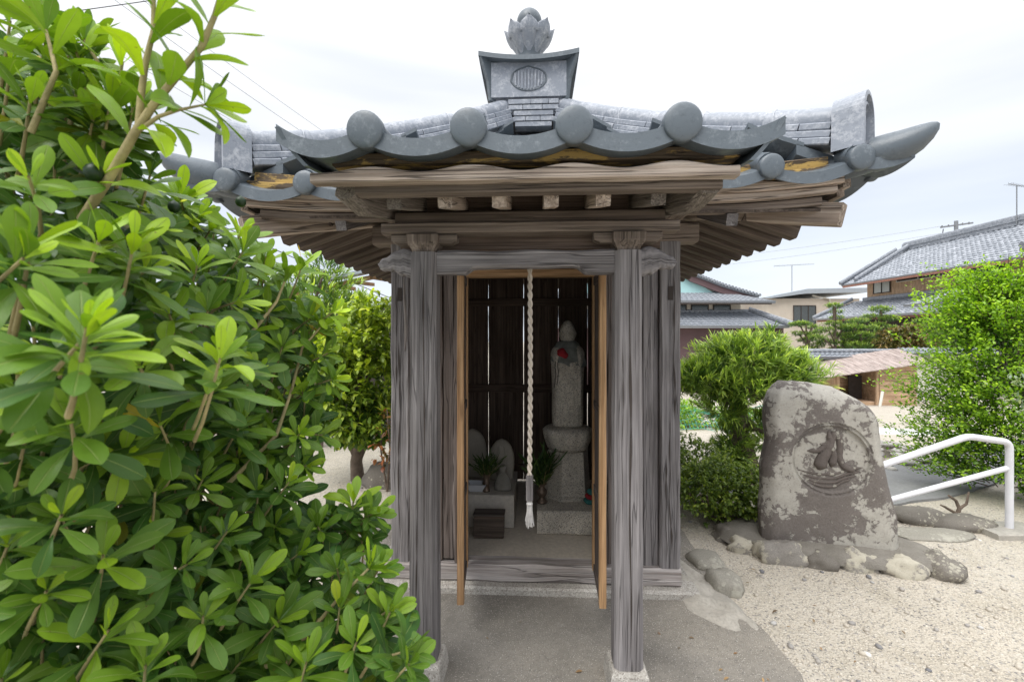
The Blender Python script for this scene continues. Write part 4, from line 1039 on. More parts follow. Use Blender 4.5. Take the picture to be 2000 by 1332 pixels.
m.build('relief_figure', 'stonep', s2, (0, -0.045, 0.0))
m = MB(); m.lathe([(0.001, 0), (0.062, 0.0), (0.066, 0.02), (0.064, 0.05), (0.052, 0.085), (0.036, 0.115), (0.021, 0.128), (0.022, 0.14), (0.028, 0.158), (0.025, 0.176), (0.012, 0.188), (0.001, 0.19)], (0, 0, 0), 24, ys=0.65)
o = m.build('seated_stone_figure', 'stonej', None, loc2w(-0.225, 0.72, zt), YAW); tag(o, 'tiny dark seated stone figure in front of the rounded stone', 'stone figure')
# tray
t_ = top('offering_tray', 'white porcelain offering tray beside the left door', 'tray', -0.42, 0.70, zt)
m = MB(); V = []
for z, a, b in ((0, .045, .035), (0.055, .075, .06), (0.055, .069, .054), (0.008, .04, .03)): V += [(-a, -b, z), (a, -b, z), (a, b, z), (-a, b, z)]
m.add(V, [(3, 2, 1, 0), (12, 13, 14, 15)]+[(k*4+j, k*4+(j+1) % 4, k*4+4+(j+1) % 4, k*4+4+j) for k in range(3) for j in range(4)]); m.build('dish', 'porcelain', t_)
def vase(x, y, z, prof, label, fl_n, fh, spread, seed):
    v_ = top('flower_vase', label, 'vase', x, y, z, group='bronze vases before the stones')
    MB().lathe(prof, (0, 0, 0), 24).build('vase_body', 'bronze', v_)
    h = prof[-1][1]; r_ = np.random.default_rng(seed); pos = []; ax = []; sc_ = []
    tb = MB()
    for i in range(fl_n):
        a = r_.uniform(0, 6.28); sp = r_.uniform(0.05, 1)*spread; base = np.array([0, 0, h-0.02]); d = np.array([math.cos(a)*sp, math.sin(a)*sp*0.8, 1.0]); d /= np.linalg.norm(d)
        L = fh*r_.uniform(0.4, 0.9)
        tb.tube([Vector(base), Vector(base+d*L)], 0.0016, 5)
        for q in range(9):
            pos.append(base+d*L*(0.3+0.7*q/8)); aa = r_.uniform(0, 6.28); ax.append(d*r_.uniform(0.6, 1.2)+np.array([math.cos(aa), math.sin(aa), 0])*0.6); sc_.append(fh*r_.uniform(0.3, 0.55))
    tb.build('twigs', 'stem', v_)
    tv, tf, uv = leaf_tmpl([(0, .01), (.3, .05), (.7, .045), (1, 0)], 0.3, 0.3)
    scatter('foliage', tv, tf, np.array(pos), frames(np.array(ax), r_.uniform(0, 6, len(pos))), sc_, 'leaf_vase', r_.random(len(pos)), r_.random(len(pos))*0.9, uv, v_)
vase(-0.345, 0.68, zt, [(0.001, 0), (0.028, 0), (0.028, .012), (.022, .02), (.022, .05), (.027, .055), (.027, .065), (.023, .07), (.026, .115), (.031, .128), (.033, .13), (.029, .131), (.001, .10)], 'slim bronze vase of grassy leaves on the concrete block', 22, 0.20, 0.9, 3)
vase(0.062, 0.66, 0.31, [(0.001, 0), (0.040, 0), (0.042, .008), (.03, .018), (.02, .03), (.02, .04), (.034, .055), (.041, .075), (.036, .093), (.020, .105), (.017, .115), (.026, .128), (.036, .135), (.028, .136), (.001, .10)], 'round bellied bronze vase of palm-like leaves on the granite base', 30, 0.28, 0.65, 5)
# dark wooden box
bx = top('wooden_box', 'dark wooden box on the floor behind the left door', 'box', -0.30, 0.47, 0.139)
MB().box(-0.10, 0.10, -0.055, 0.055, 0.008, 0.155, 0, 0.004, 0.002).build('case', 'inner', bx)
MB().box(-0.103, 0.103, -0.060, -0.056, 0.018, 0.14, 0).build('front_panel', 'rafter', bx)
MB().box(-0.106, 0.106, -0.062, 0.06, 0.156, 0.166, 0, 0.002).build('lid', 'body', bx)
# the stone figure on its pedestal
fg = top('stone_jizo_statue', 'tall granite statue with bib and red flower on a lotus pedestal', 'statue', 0.262, 0.87, 0.139)
def polyp(n, rows_, rot=0, sq=False, xs=1.0):
    V = []
    for r_, z in rows_:
        for j in range(n):
            a = rot+2*math.pi*j/n; V.append((r_*math.cos(a)*xs, r_*math.sin(a), z))
    fs = [(i*n+j, i*n+(j+1) % n, (i+1)*n+(j+1) % n, (i+1)*n+j) for i in range(len(rows_)-1) for j in range(n)]+[tuple(range(n))[::-1], tuple((len(rows_)-1)*n+j for j in range(n))]
    return V, fs
m = MB(); m.box(-0.235, 0.30, -0.37, 0.36, 0, 0.165, 0, 0.012, 0.003); m.build('base_block', 'granite', fg)
V, fs = polyp(6, [(0.205, .1655), (0.205, 0.185), (.195, .19), (0.19, .194)], R(12)); MB().add(V, fs).build('base_ledge', 'granite', fg)
V, fs = polyp(6, [(0.182, .195), (0.170, 0.36), (.160, .497), (0.150, 0.511)], R(12)); MB().add(V, fs).build('pedestal', 'granite', fg)
lot = MB()
lot.lathe([(0.125, .5905), (0.142, .60), (.150, .62), (.160, .65), (.172, .70), (.176, .74), (.168, .757), (.14, .765), (.001, .766)], (0, 0, 0), 64, sq=lambda a, z: 1+0.085*abs(math.cos(4*a))**0.7*(0.25 if z > .755 or z < .6 else 1))
lot.build('lotus_seat', 'granite', fg, (0, 0, -.078))
# figure: one continuous body, elliptical sections with robe folds
prof = [(.0, .118, .085), (.02, .125, .09), (.1, .127, .092), (.25, .126, .09), (.38, .128, .09), (.46, .132, .092), (.55, .136, .094), (.60, .136, .092), (.635, .122, .086), (.66, .098, .07), (.675, .066, .058), (.685, .052, .05), (.70, .053, .053), (.715, .059, .06), (.74, .063, .066), (.765, .063, .068), (.79, .060, .066), (.815, .053, .06), (.838, .042, .048), (.855, .03, .034), (.866, .012, .014), (.868, .001, .001)]
n = 72; V = []; up = []
prof2 = []
for (a, b) in zip(prof, prof[1:]):
    k_ = max(1, int((b[0]-a[0])/0.010))
    for i in range(k_): t = i/k_; prof2.append(tuple(a[q]+(b[q]-a[q])*t for q in range(3)))
prof2.append(prof[-1])
for z, rx, ry in prof2:
    for j in range(n):
        a = 2*math.pi*j/n; ca, sa = math.cos(a), math.sin(a); k_ = 1.0; add = 0
        pw = 0.85 if z < 0.62 else 1.0
        x = rx*math.copysign(abs(ca)**pw, ca); y = ry*math.copysign(abs(sa)**pw, sa)
        front = max(0, -sa)
        if z < 0.60:
            # sleeves hang at both sides, a central panel of robe between them
            sl = math.exp(-((abs(x)-0.098)/0.022)**2)*front*min(1, max(0, (z-0.10)/0.1))
            y -= 0.03*sl
            y -= 0.004*math.sin(x*190+z*6)*front*(z < 0.5)
            if abs(x) < 0.07 and z > 0.25: y -= 0.006*max(0, math.sin((z+abs(x)*1.2)*75))*front
            hd = math.exp(-((x-0.035)/0.05)**2-((z-0.50)/0.045)**2)+math.exp(-((x+0.05)/0.03)**2-((z-0.47)/0.05)**2); y -= 0.035*hd*front
        if 0.70 < z < 0.83:
            # face: brow, nose, cheeks, mouth, ears
            y -= 0.010*math.exp(-(x/0.010)**2)*math.exp(-((z-0.752)/0.014)**2)*(sa < 0)
            y += 0.005*math.exp(-((abs(x)-0.024)/0.012)**2)*math.exp(-((z-0.768)/0.007)**2)*(sa < 0)
            y += 0.003*math.exp(-(x/0.018)**2)*math.exp(-((z-0.729)/0.003)**2)*(sa < 0)
            x += math.copysign(0.010, ca)*math.exp(-((z-0.755)/0.022)**2)*(abs(sa) < 0.22)
        V.append((x, y, z+0.767))
fs = [(i*n+j, i*n+(j+1) % n, (i+1)*n+(j+1) % n, (i+1)*n+j) for i in range(len(prof2)-1) for j in range(n)]; fs.append(tuple(range(n))[::-1])
MB().add(V, fs, None, True).build('figure', 'granite', fg)
FS = (0, 0, -.078+.767*(1-.93))
M['bib'] = simple('cloth_bib', (0.24, 0.25, 0.23), 0.95, 0.35, 18); M['red'] = simple('cloth_red', (0.42, 0.03, 0.04), 0.9, 0.2, 20); M['teal2'] = simple('cloth_teal', (0.05, 0.22, 0.21), 0.9, 0.2, 20)
m = MB()
def bibf(u, v):
    a = -math.pi*0.5+(u-0.5)*math.pi*1.5; r_ = 0.056+0.080*v; e = 0.012*math.sin(u*34)*v
    z = 0.767+0.695-0.01*v-0.175*v*v+e*0.6+0.02*math.sin(u*7)*v; dr = 0.02*v
    return Vector(((r_+e*0.4+0.002+0.012*(u > .5)*v)*math.cos(a)*1.02, (r_*0.68+0.012+dr)*math.sin(a), z))
m.grid(bibf, 60, 10, thick=(0, 0, 0.004)); m.build('bib', 'bib', fg)
m = MB()
m.lathe([(.001, -.015), (.03, -.012), (.034, .0), (.03, .012), (.012, .02), (.001, .021)], (-0.055, -0.115, 0.767+0.605), 20, axis=(-.2, -1, 0.2), sq=lambda a, z: 1+0.12*abs(math.cos(2.5*a)))
m.lathe([(.001, -.012), (.022, -.01), (.024, .0), (.02, .01), (.001, .015)], (-0.028, -0.13, 0.767+0.583), 16, axis=(.2, -1, 0), sq=lambda a, z: 1+0.12*abs(math.cos(2.5*a))); m.build('red_flower', 'red', fg)
m = MB()
pts = [(-0.10, -0.09, 1.30), (-0.105, -0.105, 1.25), (-0.10, -0.115, 1.20), (-0.105, -0.115, 1.13), (-0.112, -0.115, 1.09)]
m.tube(pts, 0.003, 6); m.tube([(x+.02, y-.002, z+.02) for x, y, z in pts], 0.003, 6); m.build('prayer_beads', 'dark', fg)
for o in fg.children:
    if o.name.split('.')[0] in ('figure', 'bib', 'red_flower', 'prayer_beads'): o.location = FS; o.scale = (.95, .95, .93)
# folded cloths
cf = top('folded_cloths', 'stack of teal, red and patterned cloth pads behind the right door', 'cloth pads', 0.415, 0.66, 0.3105)
for i, (r_, z, mt) in enumerate(((0.052, 0.018, 'teal2'), (0.045, 0.05, 'red'), (0.036, 0.082, 'teal2'))):
    MB().lathe([(0.001, -.017), (r_*.8, -.017), (r_, -.006), (r_, .006), (r_*.8, .0155), (.001, .0155)], (0.004*i, 0, z), 24, sq=lambda a, z_: 1+0.03*math.sin(5*a)).build('cloth_pad', mt, cf)
# rope
rp = top('bell_rope', 'twisted white cotton rope with wooden grip and tassel hanging in the doorway', 'rope', -0.012, -0.44, 0)
ztop_, zbot = 2.0, 0.83
for k in range(2):
    m = MB(); pts = []; nn = 180
    for i in range(nn+1):
        t = i/nn; z = ztop_+(zbot-ztop_)*t; a = t*2*math.pi*14+k*math.pi
        pts.append((0.0062*math.cos(a)+0.004*math.sin(t*3), 0.0062*math.sin(a), z))
    m.tube(pts, 0.0068, 8); m.build('rope_strand', 'rope', rp)
MB().box(-0.017, 0.017, -0.017, 0.017, 0.715, 0.835, 2, 0.005).build('wooden_grip', 'post', rp)
m = MB()
for i in range(70):
    a = i*2.4; r0 = 0.012*math.sqrt(i/70); m.tube([(r0*math.cos(a), r0*math.sin(a), 0.712), (1.1*r0*math.cos(a), 1.1*r0*math.sin(a), 0.66), (1.9*r0*math.cos(a+.1), 1.9*r0*math.sin(a+.1), 0.60+RND.uniform(-.02, .015))], 0.0014, 4)
m.lathe([(.012, .69), (.015, .693), (.015, .70), (.012, .703)], (0, 0, 0), 14); m.build('tassel', 'tassel', rp)
m = MB(); m.tube([(0, 0, 2.0), (0, 0.0, 2.07), (0.01, 0, 2.10), (0, 0, 2.13), (-0.01, 0, 2.10)], 0.005, 8); m.build('iron_hook', 'iron', rp)
# ================================================================ plants
def blob_leaves(cs, n_per, size, seed, shell=0.55, updir=0.4, jitter=0.5):
    """leaf positions and axes in a union of ellipsoids; cs: (x, y, z, rx, ry, rz)"""
    r_ = np.random.default_rng(seed); P = []; A = []; H = []
    for c in cs:
        n = int(n_per*(c[3]*c[5]+c[4]*c[5]+c[3]*c[4])/0.25*(c[6] if len(c) > 6 else 1))
        d = r_.normal(size=(n, 3)); d /= np.linalg.norm(d, axis=1, keepdims=True)
        rad = (shell+(1-shell)*r_.random(n)**0.6)*(1+0.10*r_.normal(size=n))
        # clumpy outline
        k = 1+0.16*np.sin(d[:, 0]*7+seed+c[0]*5)*np.sin(d[:, 2]*9+c[2]*7)+0.1*np.sin(d[:, 1]*13+d[:, 0]*11+seed)
        p = np.array(c[:3])+d*rad[:, None]*np.array(c[3:6])*k[:, None]
        P.append(p); A.append(d+np.array([0, 0, updir])+r_.normal(size=(n, 3))*jitter); H.append(rad)
    P = np.concatenate(P); A = np.concatenate(A); H = np.concatenate(H)
    return P, A, H
def plant(name, label, cat, base, mat, group=None):
    o = empty(name, base); tag(o, label, cat, group); return o
def wood_tubes(o, lst, mat='bark', name='trunk'):
    m = MB()
    for pts, r0, k in lst: m.tube(pts, r0, 10, True, rf=lambda t: 1-k*t)
    return m.build(name, mat, o)
def limbs(o, base_r, h, targets, mat='bark', seed=1, name='branches'):
    m = MB(); r_ = random.Random(seed)
    for t in targets:
        t = Vector(t); s = Vector((t.x*0.15, t.y*0.15, h*r_.uniform(0.55, 1.0))); mid = s.lerp(t, 0.5)+Vector((r_.uniform(-1, 1), r_.uniform(-1, 1), r_.uniform(-0.5, 1)))*0.12*(t-s).length
        m.tube([s, s.lerp(mid, 0.6), mid, t], base_r*r_.uniform(0.35, 0.55), 7, True, rf=lambda q: 1-0.75*q)
    return m.build(name, mat, o)
# ---- clipped podocarpus behind the stele
tv_n, tf_n, uv_n = leaf_tmpl([(0, .02), (.3, .055), (.7, .05), (1, 0)], 0.1, 0.35)
def sprays(P, A, H, size, n_leaf, spread, mat, name, parent, seed, lvf=None, tmpl=None, rand=0.35, young_top=True):
    r_ = np.random.default_rng(seed); A = A/np.linalg.norm(A, axis=1, keepdims=True); k = len(P)
    pos = np.repeat(P, n_leaf, axis=0); ax = np.repeat(A, n_leaf, axis=0); tt = np.tile(np.arange(n_leaf)/n_leaf, k)
    rv_ = r_.normal(size=(len(pos), 3)); ax2 = ax+rv_*spread
    pos = pos+ax*(tt*size*0.8)[:, None]
    sc_ = size*(0.6+0.6*r_.random(len(pos)))
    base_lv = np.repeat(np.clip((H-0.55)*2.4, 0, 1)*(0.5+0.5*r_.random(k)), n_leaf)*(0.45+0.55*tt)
    tv, tf, uv = tmpl or (tv_n, tf_n, uv_n)
    return scatter(name, tv, tf, pos, frames(ax2, r_.uniform(-0.6, 0.6, len(pos))), sc_, mat, np.clip(base_lv, 0, 1), r_.random(len(pos))*0.95, uv, parent)
def podocarpus(base, cs, label, trunk, seed, n_per, size=0.085, cat='tree', young=1.0, group=None):
    o = plant('podocarpus_tree', label, cat, base, None, group)
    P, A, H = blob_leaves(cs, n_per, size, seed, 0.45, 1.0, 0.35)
    sprays(P, A, H, size, 11, 0.34, 'leaf_podo', 'crown', o, seed)
    wood_tubes(o, trunk); limbs(o, trunk[0][1], trunk[0][0][-1][2], [c[:3] for c in cs], seed=seed)
    return o
zb = gz(2.45, 4.65)
podocarpus((2.36, 4.65, zb), [(.0, 0, 1.30, .40, .40, .20), (-.42, -.1, 1.10, .32, .3, .15), (.36, -.05, 1.14, .36, .33, .18), (.50, 0, 1.02, .16, .2, .10, .8), (-.66, -.05, .98, .16, .2, .08, .8), (.0, -.1, 1.0, .42, .36, .14), (-.1, .25, 1.05, .42, .3, .2), (.30, 0, 1.48, .07, .09, .12, .8), (-.24, -.1, .80, .24, .14, .12, 1.1), (.2, -.05, .55, .15, .12, .22, 1.0), (-.12, -.02, .45, .16, .13, .22, 1.1), (-.04, .05, .25, .16, .12, .2, 1.1)],
    'small podocarpus with bright needle leaves behind the carved stone', [([(0.04, 0, -.1), (.05, 0, .2), (-.03, 0, .5), (-.08, 0, .75), (-.0, 0, 1.1)], 0.12, .5)], 5, 460, .092)
podocarpus((-2.75, 6.4, gz(-2.75, 6.4)), [(-.1, 0, 2.05, .7, .5, .35), (.35, 0, 1.75, .6, .5, .4), (-.5, .1, 1.7, .6, .5, .4), (.15, -.1, 2.45, .25, .25, .2), (0, 0, 1.3, .9, .6, .4)],
    'pale podocarpus standing behind the broad-leaved bush on the left', [([(0, 0, -.1), (.05, 0, .7), (0, 0, 1.3), (0, 0, 2.0)], 0.09, .5)], 9, 120, 0.12)
# ---- broad-leaved tree left of the shrine
tv_c, tf_c, uv_c = leaf_tmpl([(0, .02), (.25, .17), (.5, .23), (.75, .17), (.92, .07), (1, 0)], 0.22, 0.5)
o = plant('camellia_tree', 'round yellow-green broad-leaved tree behind the left side of the shrine', 'tree', (-1.62, 4.8, 0), None)
cs = [(0.0, 0, 1.05, .50, .45, .42), (.05, 0, 1.45, .42, .4, .33), (-.12, -.05, .75, .42, .4, .28), (.12, -.1, .62, .35, .3, .22), (.15, 0, 1.75, .26, .26, .2), (-.25, .1, 1.25, .35, .3, .3)]
P, A, H = blob_leaves(cs, 210, 0.07, 21, 0.45, 0.2, 0.7)
zz = (P[:, 2]-0.5)/1.3
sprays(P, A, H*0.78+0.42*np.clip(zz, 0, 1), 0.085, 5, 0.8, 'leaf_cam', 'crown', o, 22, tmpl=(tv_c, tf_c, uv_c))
wood_tubes(o, [([(0, 0, -.05), (-.02, 0, .2), (.02, 0, .5), (0, 0, 1.2)], 0.075, .55), ([(0, 0, .22), (.12, 0, .5), (.2, 0, .9)], 0.04, .5), ([(-.02, 0, .25), (-.15, 0, .55), (-.25, 0, 1.0)], 0.04, .5)])
limbs(o, 0.06, 0.9, [c[:3] for c in cs], seed=4)
o = plant('reddish_shrub', 'thin shrub with reddish leaves between the broad-leaved tree and the shrine', 'shrub', (-1.22, 4.45, 0), None)
P, A, H = blob_leaves([(0, 0, .62, .13, .13, .3), (0.03, 0, .35, .12, .12, .15)], 60, .05, 31, .3, .1, .8)
sprays(P, A, H, 0.06, 4, 0.8, 'leaf_red', 'foliage', o, 32, tmpl=(tv_c, tf_c, uv_c)); wood_tubes(o, [([(0, 0, 0), (.03, 0, .4), (0, 0, .8)], .012, .5), ([(0, 0, 0), (-.06, 0, .4), (-.05, 0, .7)], .01, .5)], name='stems')
# ---- azaleas
def azalea(base, cs, label, seed, n_per=330, mat='leaf_azalea', name='azalea_bush', size=0.035, group='clipped azaleas right of the shrine'):
    o = plant(name, label, 'shrub', base, None, group)
    P, A, H = blob_leaves(cs, n_per, size, seed, 0.75, 0.5, 0.5)
    sprays(P, A, H, size, 6, 0.8, mat, 'foliage', o, seed, tmpl=(tv_c, tf_c, uv_c))
    r_ = random.Random(seed); lst = []
    for i in range(16):
        c = cs[i % len(cs)]; a = r_.uniform(0, 6.28); e = Vector((c[0]+c[3]*.75*math.cos(a), c[1]+c[4]*.75*math.sin(a), c[2]*r_.uniform(.7, 1.1)))
        s = Vector((c[0]*.5+r_.uniform(-.05, .05), c[1]*.5, 0)); lst.append(([s, s.lerp(e, .5)+Vector((0, 0, -.03)), e], 0.012, .5))
    wood_tubes(o, lst, name='stems'); return o
azalea((1.72, 3.75, 0), [(-.05, 0, .28, .34, .30, .20), (.18, 0, .23, .27, .27, .17)], 'clipped azalea mound in front, against the right wall of the shrine', 41, 1100)
azalea((1.62, 4.3, 0), [(0, 0, .33, .34, .28, .22), (-.2, 0, .3, .25, .25, .2)], 'darker azalea mound behind the front one, beside the podocarpus trunk', 42, 800)
azalea((4.55, 6.4, gz(4.55, 6.4)), [(0, 0, .30, .38, .35, .28)], 'small round green bush behind the carved stone, near the rubble heap', 43, 200, 'leaf_box', 'round_bush', 0.05, None)
# ---- large bright shrub at the right
o = plant('bright_green_shrub', 'large bright yellow-green small-leaved shrub at the right edge behind the handrail', 'shrub', (4.92, 4.55, 0), None)
tv_b, tf_b, uv_b = leaf_tmpl([(0, .05), (.35, .27), (.75, .24), (1, 0)], 0.15, 0.3)
r_ = np.random.default_rng(5); P = []; A = []; LV = []; br = MB()
for i in range(1500):
    z0 = r_.uniform(0.02, 2.15); side = r_.uniform(-1.0, 1.0); a = -math.pi/2+side*1.9
    Rr = 1.0*math.sqrt(max(0.05, 1-((z0-0.75)/1.6)**2))*r_.uniform(0.6, 1.0)
    d = np.array([math.cos(a), math.sin(a)*0.85, r_.uniform(0.05, 0.75)+0.35*(z0 > 1.3)]); d /= np.linalg.norm(d)
    s = np.array([d[0]*Rr*0.25, d[1]*Rr*0.25, z0*0.9]); L = Rr*r_.uniform(0.72, 1.12)
    nn = int(L/0.023)
    bend = r_.uniform(-0.15, 0.25)
    e_ = [s+d*L*t+np.array([0, 0, bend*t*t*0.5]) for t in (0, .35, .7, 1)]
    if i % 3 == 0: br.tube([Vector(q) for q in e_], 0.006, 4, False, rf=lambda t: 1-.7*t)
    for q in range(nn):
        t = (q+r_.random())/nn
        if t < 0.35: continue
        p = s+d*L*t+np.array([0, 0, bend*t*t*0.5])
        for w in range(3):
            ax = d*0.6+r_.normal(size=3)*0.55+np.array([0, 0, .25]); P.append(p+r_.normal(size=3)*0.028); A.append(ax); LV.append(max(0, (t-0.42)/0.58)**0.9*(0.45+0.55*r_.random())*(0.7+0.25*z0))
P = np.array(P); A = np.array(A)
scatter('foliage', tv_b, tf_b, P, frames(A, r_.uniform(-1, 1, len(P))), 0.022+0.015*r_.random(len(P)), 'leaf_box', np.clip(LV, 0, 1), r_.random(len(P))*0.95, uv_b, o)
br.build('branches', 'bark', o)
o = plant('silvery_shrub', 'grey-green leaved shrub poking in at the right edge of the picture', 'shrub', (3.55, 3.05, 0), None)
P, A, H = blob_leaves([(0.03, 0, 1.18, .17, .2, .13), (.12, 0, 1.0, .2, .2, .12)], 130, .05, 51, .3, .3, .8)
sprays(P, A, H, 0.035, 5, 0.9, 'leaf_silver', 'foliage', o, 52, tmpl=(tv_c, tf_c, uv_c)); wood_tubes(o, [([(.35, 0, 0), (.25, 0, .6), (.1, 0, 1.0), (.02, 0, 1.2)], .014, .6), ([(.25, 0, .6), (.3, 0, .9), (.15, 0, 1.12)], .01, .5)], name='stems')
# ---- green netted vegetable bed
vb = azalea((2.9, 9.2, gz(2.9, 9.2)), [(-.0, 0, .18, .9, .5, .34), (1.2, .2, .2, .8, .5, .32), (2.1, .3, .1, .7, .5, .22), (0.3, .9, .2, .9, .5, .3)], 'low bed of green vegetables under teal netting behind the azaleas', 61, 170, 'leaf_box', 'vegetable_bed', 0.06, None)
vb['category'] = 'vegetable bed'
M['net'] = simple('net_teal', (0.10, 0.42, 0.33), 0.7, 0.3, 6)
m = MB()
for i in range(46):
    x = -0.2+3.1*i/45; pts = [(x+0.02*math.sin(j), -0.55+0.12*j, 0.24+0.12*math.sin(x*2.6)+0.06*mnoise.noise(Vector((x*3, j*.4, 1)))-0.25*max(0, 1-j/3)) for j in range(14)]; m.tube(pts, 0.0045, 3, False)
for j in range(16):
    pts = [(-0.2+3.1*i/30, -0.55+0.1*j, 0.245+0.12*math.sin((-0.2+3.1*i/30)*2.6)+0.06*mnoise.noise(Vector(((-0.2+3.1*i/30)*3, j*.33, 1)))-0.25*max(0, 1-j/3.6)) for i in range(31)]; m.tube(pts, 0.0045, 3, False)
m.build('netting', 'net', vb)
# ---- rubble heap, bricks, sand sheet
def stuff(name, label, cat, mb, mat, loc): o = mb.build(name, mat, None, loc); tag(o, label, cat, None, 'stuff'); return o
m = MB(); q = random.Random(3)
for i in range(170):
    x, y = q.gauss(0, .55), q.gauss(0, .28); rock(m, (x, y, 0.02+0.16*math.exp(-(x*x/.4+y*y/.12))), q.uniform(.03, .08), q.uniform(.03, .07), q.uniform(.015, .04), i, .3, 4)
M['rubble'] = conc('rubble_grey', (0.34, 0.32, 0.30), (0.52, 0.50, 0.47), scale=2)
stuff('rubble', 'heap of broken grey stones beyond the asphalt path', 'rubble', m, 'rubble', (4.55, 5.75, gz(4.55, 5.75)))
bs = empty('brick_stack', (3.92, 5.35, 0), R(10)); tag(bs, 'short stack of dark red bricks behind the carved stone', 'bricks')
M['brick'] = simple('brick_red', (0.30, 0.15, 0.11), 0.9, 0.25, 12)
for i in range(6): MB().box(-.11+.006*(i % 2), .11, -.05, .05, .03+.052*i, .03+.052*i+.047, 0, .004).build('brick', 'brick', bs)
m = MB(); M['sheet'] = simple('plastic_sheet_white', (0.60, 0.60, 0.58), 0.6, 0.08, 3)
m.grid(lambda u, v: Vector((3.3*u, -0.5+1.0*v, 0.16*math.sin(math.pi*min(1, .1+v*.85))*(1-0.3*u)+0.05*mnoise.noise(Vector((u*5, v*3, 1)))-.02)), 40, 12, thick=(0, 0, -.03))
tag(m.build('ground_sheet', 'sheet', None, (5.2, 8.8, gz(6, 8.8)), R(-14)), 'pale plastic sheet laid over the bed before the wooden shed', 'plastic sheet')
# ================================================================ buildings
def house(name, label, x, y, z, rz=0): o = empty(name, (x, y, z), rz); tag(o, label, 'house' if 'hed' not in name else 'shed'); return o
def troof(p00, p10, p11, p01, name, par, pitch=0.30, course=0.28, mat='roof_far', amp=0.03):
    """pan-tiled slope: p00-p10 eave, p01-p11 ridge"""
    p00, p10, p11, p01 = map(Vector, (p00, p10, p11, p01)); W_ = (p10-p00).length; L = (p01-p00).length
    nc = max(2, int(W_/pitch)); nr = max(2, int(L/course)); nrm = (p10-p00).cross(p01-p00).normalized()
    if nrm.z < 0: nrm = -nrm
    nu = nc*6; m = MB(); V = []; G = []
    for r in range(nr):
        for e in (0, 1):
            v = (r+e)/nr
            for i in range(nu+1):
                u = i/nu; ph = (u*nc) % 1.0; h = amp*(math.cos(2*math.pi*ph) if ph < .5 else -1+0.4*(1-abs(ph-.75)*4)) 
                p = p00.lerp(p10, u).lerp(p01.lerp(p11, u), v); V.append(p+nrm*(h+(0.035 if e == 0 else 0.0))); G.append((int(u*nc)*3.7, r*5.1+v, ph*.05))
    fs = [((r*2+a)*(nu+1)+i, (r*2+a)*(nu+1)+i+1, (r*2+a+1)*(nu+1)+i+1, (r*2+a+1)*(nu+1)+i) for r in range(nr) for a in (0, 1) if r*2+a+1 < nr*2 for i in range(nu)]
    k = len(V); V += [v-nrm*0.09 for v in (p00, p10, p11, p01)]; G += [(0, 0, 0)]*4
    fs += [(k+3, k+2, k+1, k), (0, nu, k+1, k), (nu, (nr*2-1)*(nu+1)+nu, k+2, k+1), ((nr*2-1)*(nu+1), 0, k, k+3)]
    m.add(V, fs, G); return m.build(name, mat, par)
def ridge(pts, name, par, r=0.16, h=0.34, mat='roof_far'):
    m = MB(); m.beam(pts[0], pts[-1], r*1.7, h, 0.02, seg=1); m.tube([Vector(p)+Vector((0, 0, h*0.55)) for p in pts], r*0.6, 8); m.beam(Vector(pts[0])+Vector((0, 0, .02)), Vector(pts[-1])+Vector((0, 0, .02)), r*2.2, 0.05, 0); return m.build(name, mat, par)
def window(par, x0, x1, z0, z1, y, mat='glass', mull=1, axis='x', fm='dark'):
    """window on a wall facing -y (axis x) or facing -x (axis y)"""
    def bx(a0, a1, c0, c1, d0, d1):
        return MB().box(a0, a1, c0, c1, d0, d1) if axis == 'x' else MB().box(c0, c1, a0, a1, d0, d1)
    w = bx(x0, x1, y-0.05, y-0.02, z0, z1).build('window', mat, par)
    f = MB()
    for a0, a1, d0, d1 in [(x0-.05, x0, z0-.05, z1+.05), (x1, x1+.05, z0-.05, z1+.05), (x0, x1, z0-.05, z0), (x0, x1, z1, z1+.05)]+[(x0+(x1-x0)*(i+1)/(mull+1)-.025, x0+(x1-x0)*(i+1)/(mull+1)+.025, z0, z1) for i in range(mull)]:
        if axis == 'x': f.box(a0, a1, y-0.09, y-0.051, d0, d1, 2)
        else: f.box(y-0.09, y-0.051, a0, a1, d0, d1, 2)
    f.build('window_frame', fm, w); return w
# maroon storehouse with the teal gable
hz_ = gz(12, 25)
h1 = house('tiled_house', 'maroon walled house with two tile eaves and a pale teal gable', 8.4, 25.0, hz_)
zo = -hz_
MB().box(-6, 6.5, 0, 6, -0.2, 2.15+zo, 0).build('wall', 'maroon', h1)
MB().box(-6, 4.6, 0.9, 5.6, 2.15+zo, 3.62+zo).build('upper_wall', 'plaster_beige', h1)
troof((-7, -.9, 2.1+zo), (6.3, -.9, 2.1+zo), (5.2, 0.9, 3.0+zo), (-7, 0.9, 3.0+zo), 'roof_slope', h1); ridge([(-7, 0.88, 3.0+zo), (5.0, .88, 3.0+zo)], 'eave_ridge', h1, .1, .12)
troof((6.9, 6.2, 2.1+zo), (6.3, -0.9, 2.1+zo), (5.2, 0.9, 3.0+zo), (5.2, 6, 3.0+zo), 'roof_slope', h1)
ridge([(6.4, -1.0, 2.2+zo), (5.1, 0.9, 3.08+zo)], 'hip_ridge', h1, .13, .2)
troof((-7, -.3, 3.5+zo), (5.9, -.3, 3.45+zo), (3.6, 1.6, 4.2+zo), (-7, 1.6, 4.2+zo), 'roof_slope', h1)
MB().box(-7, 5.7, -.28, -.2, 3.32+zo, 3.42+zo).build('gutter', 'dark', h1)
for i in range(6): window(h1, -3.2+i*1.25, -2.3+i*1.25, 3.04+zo, 3.34+zo, 0.9, 'glass', 0)
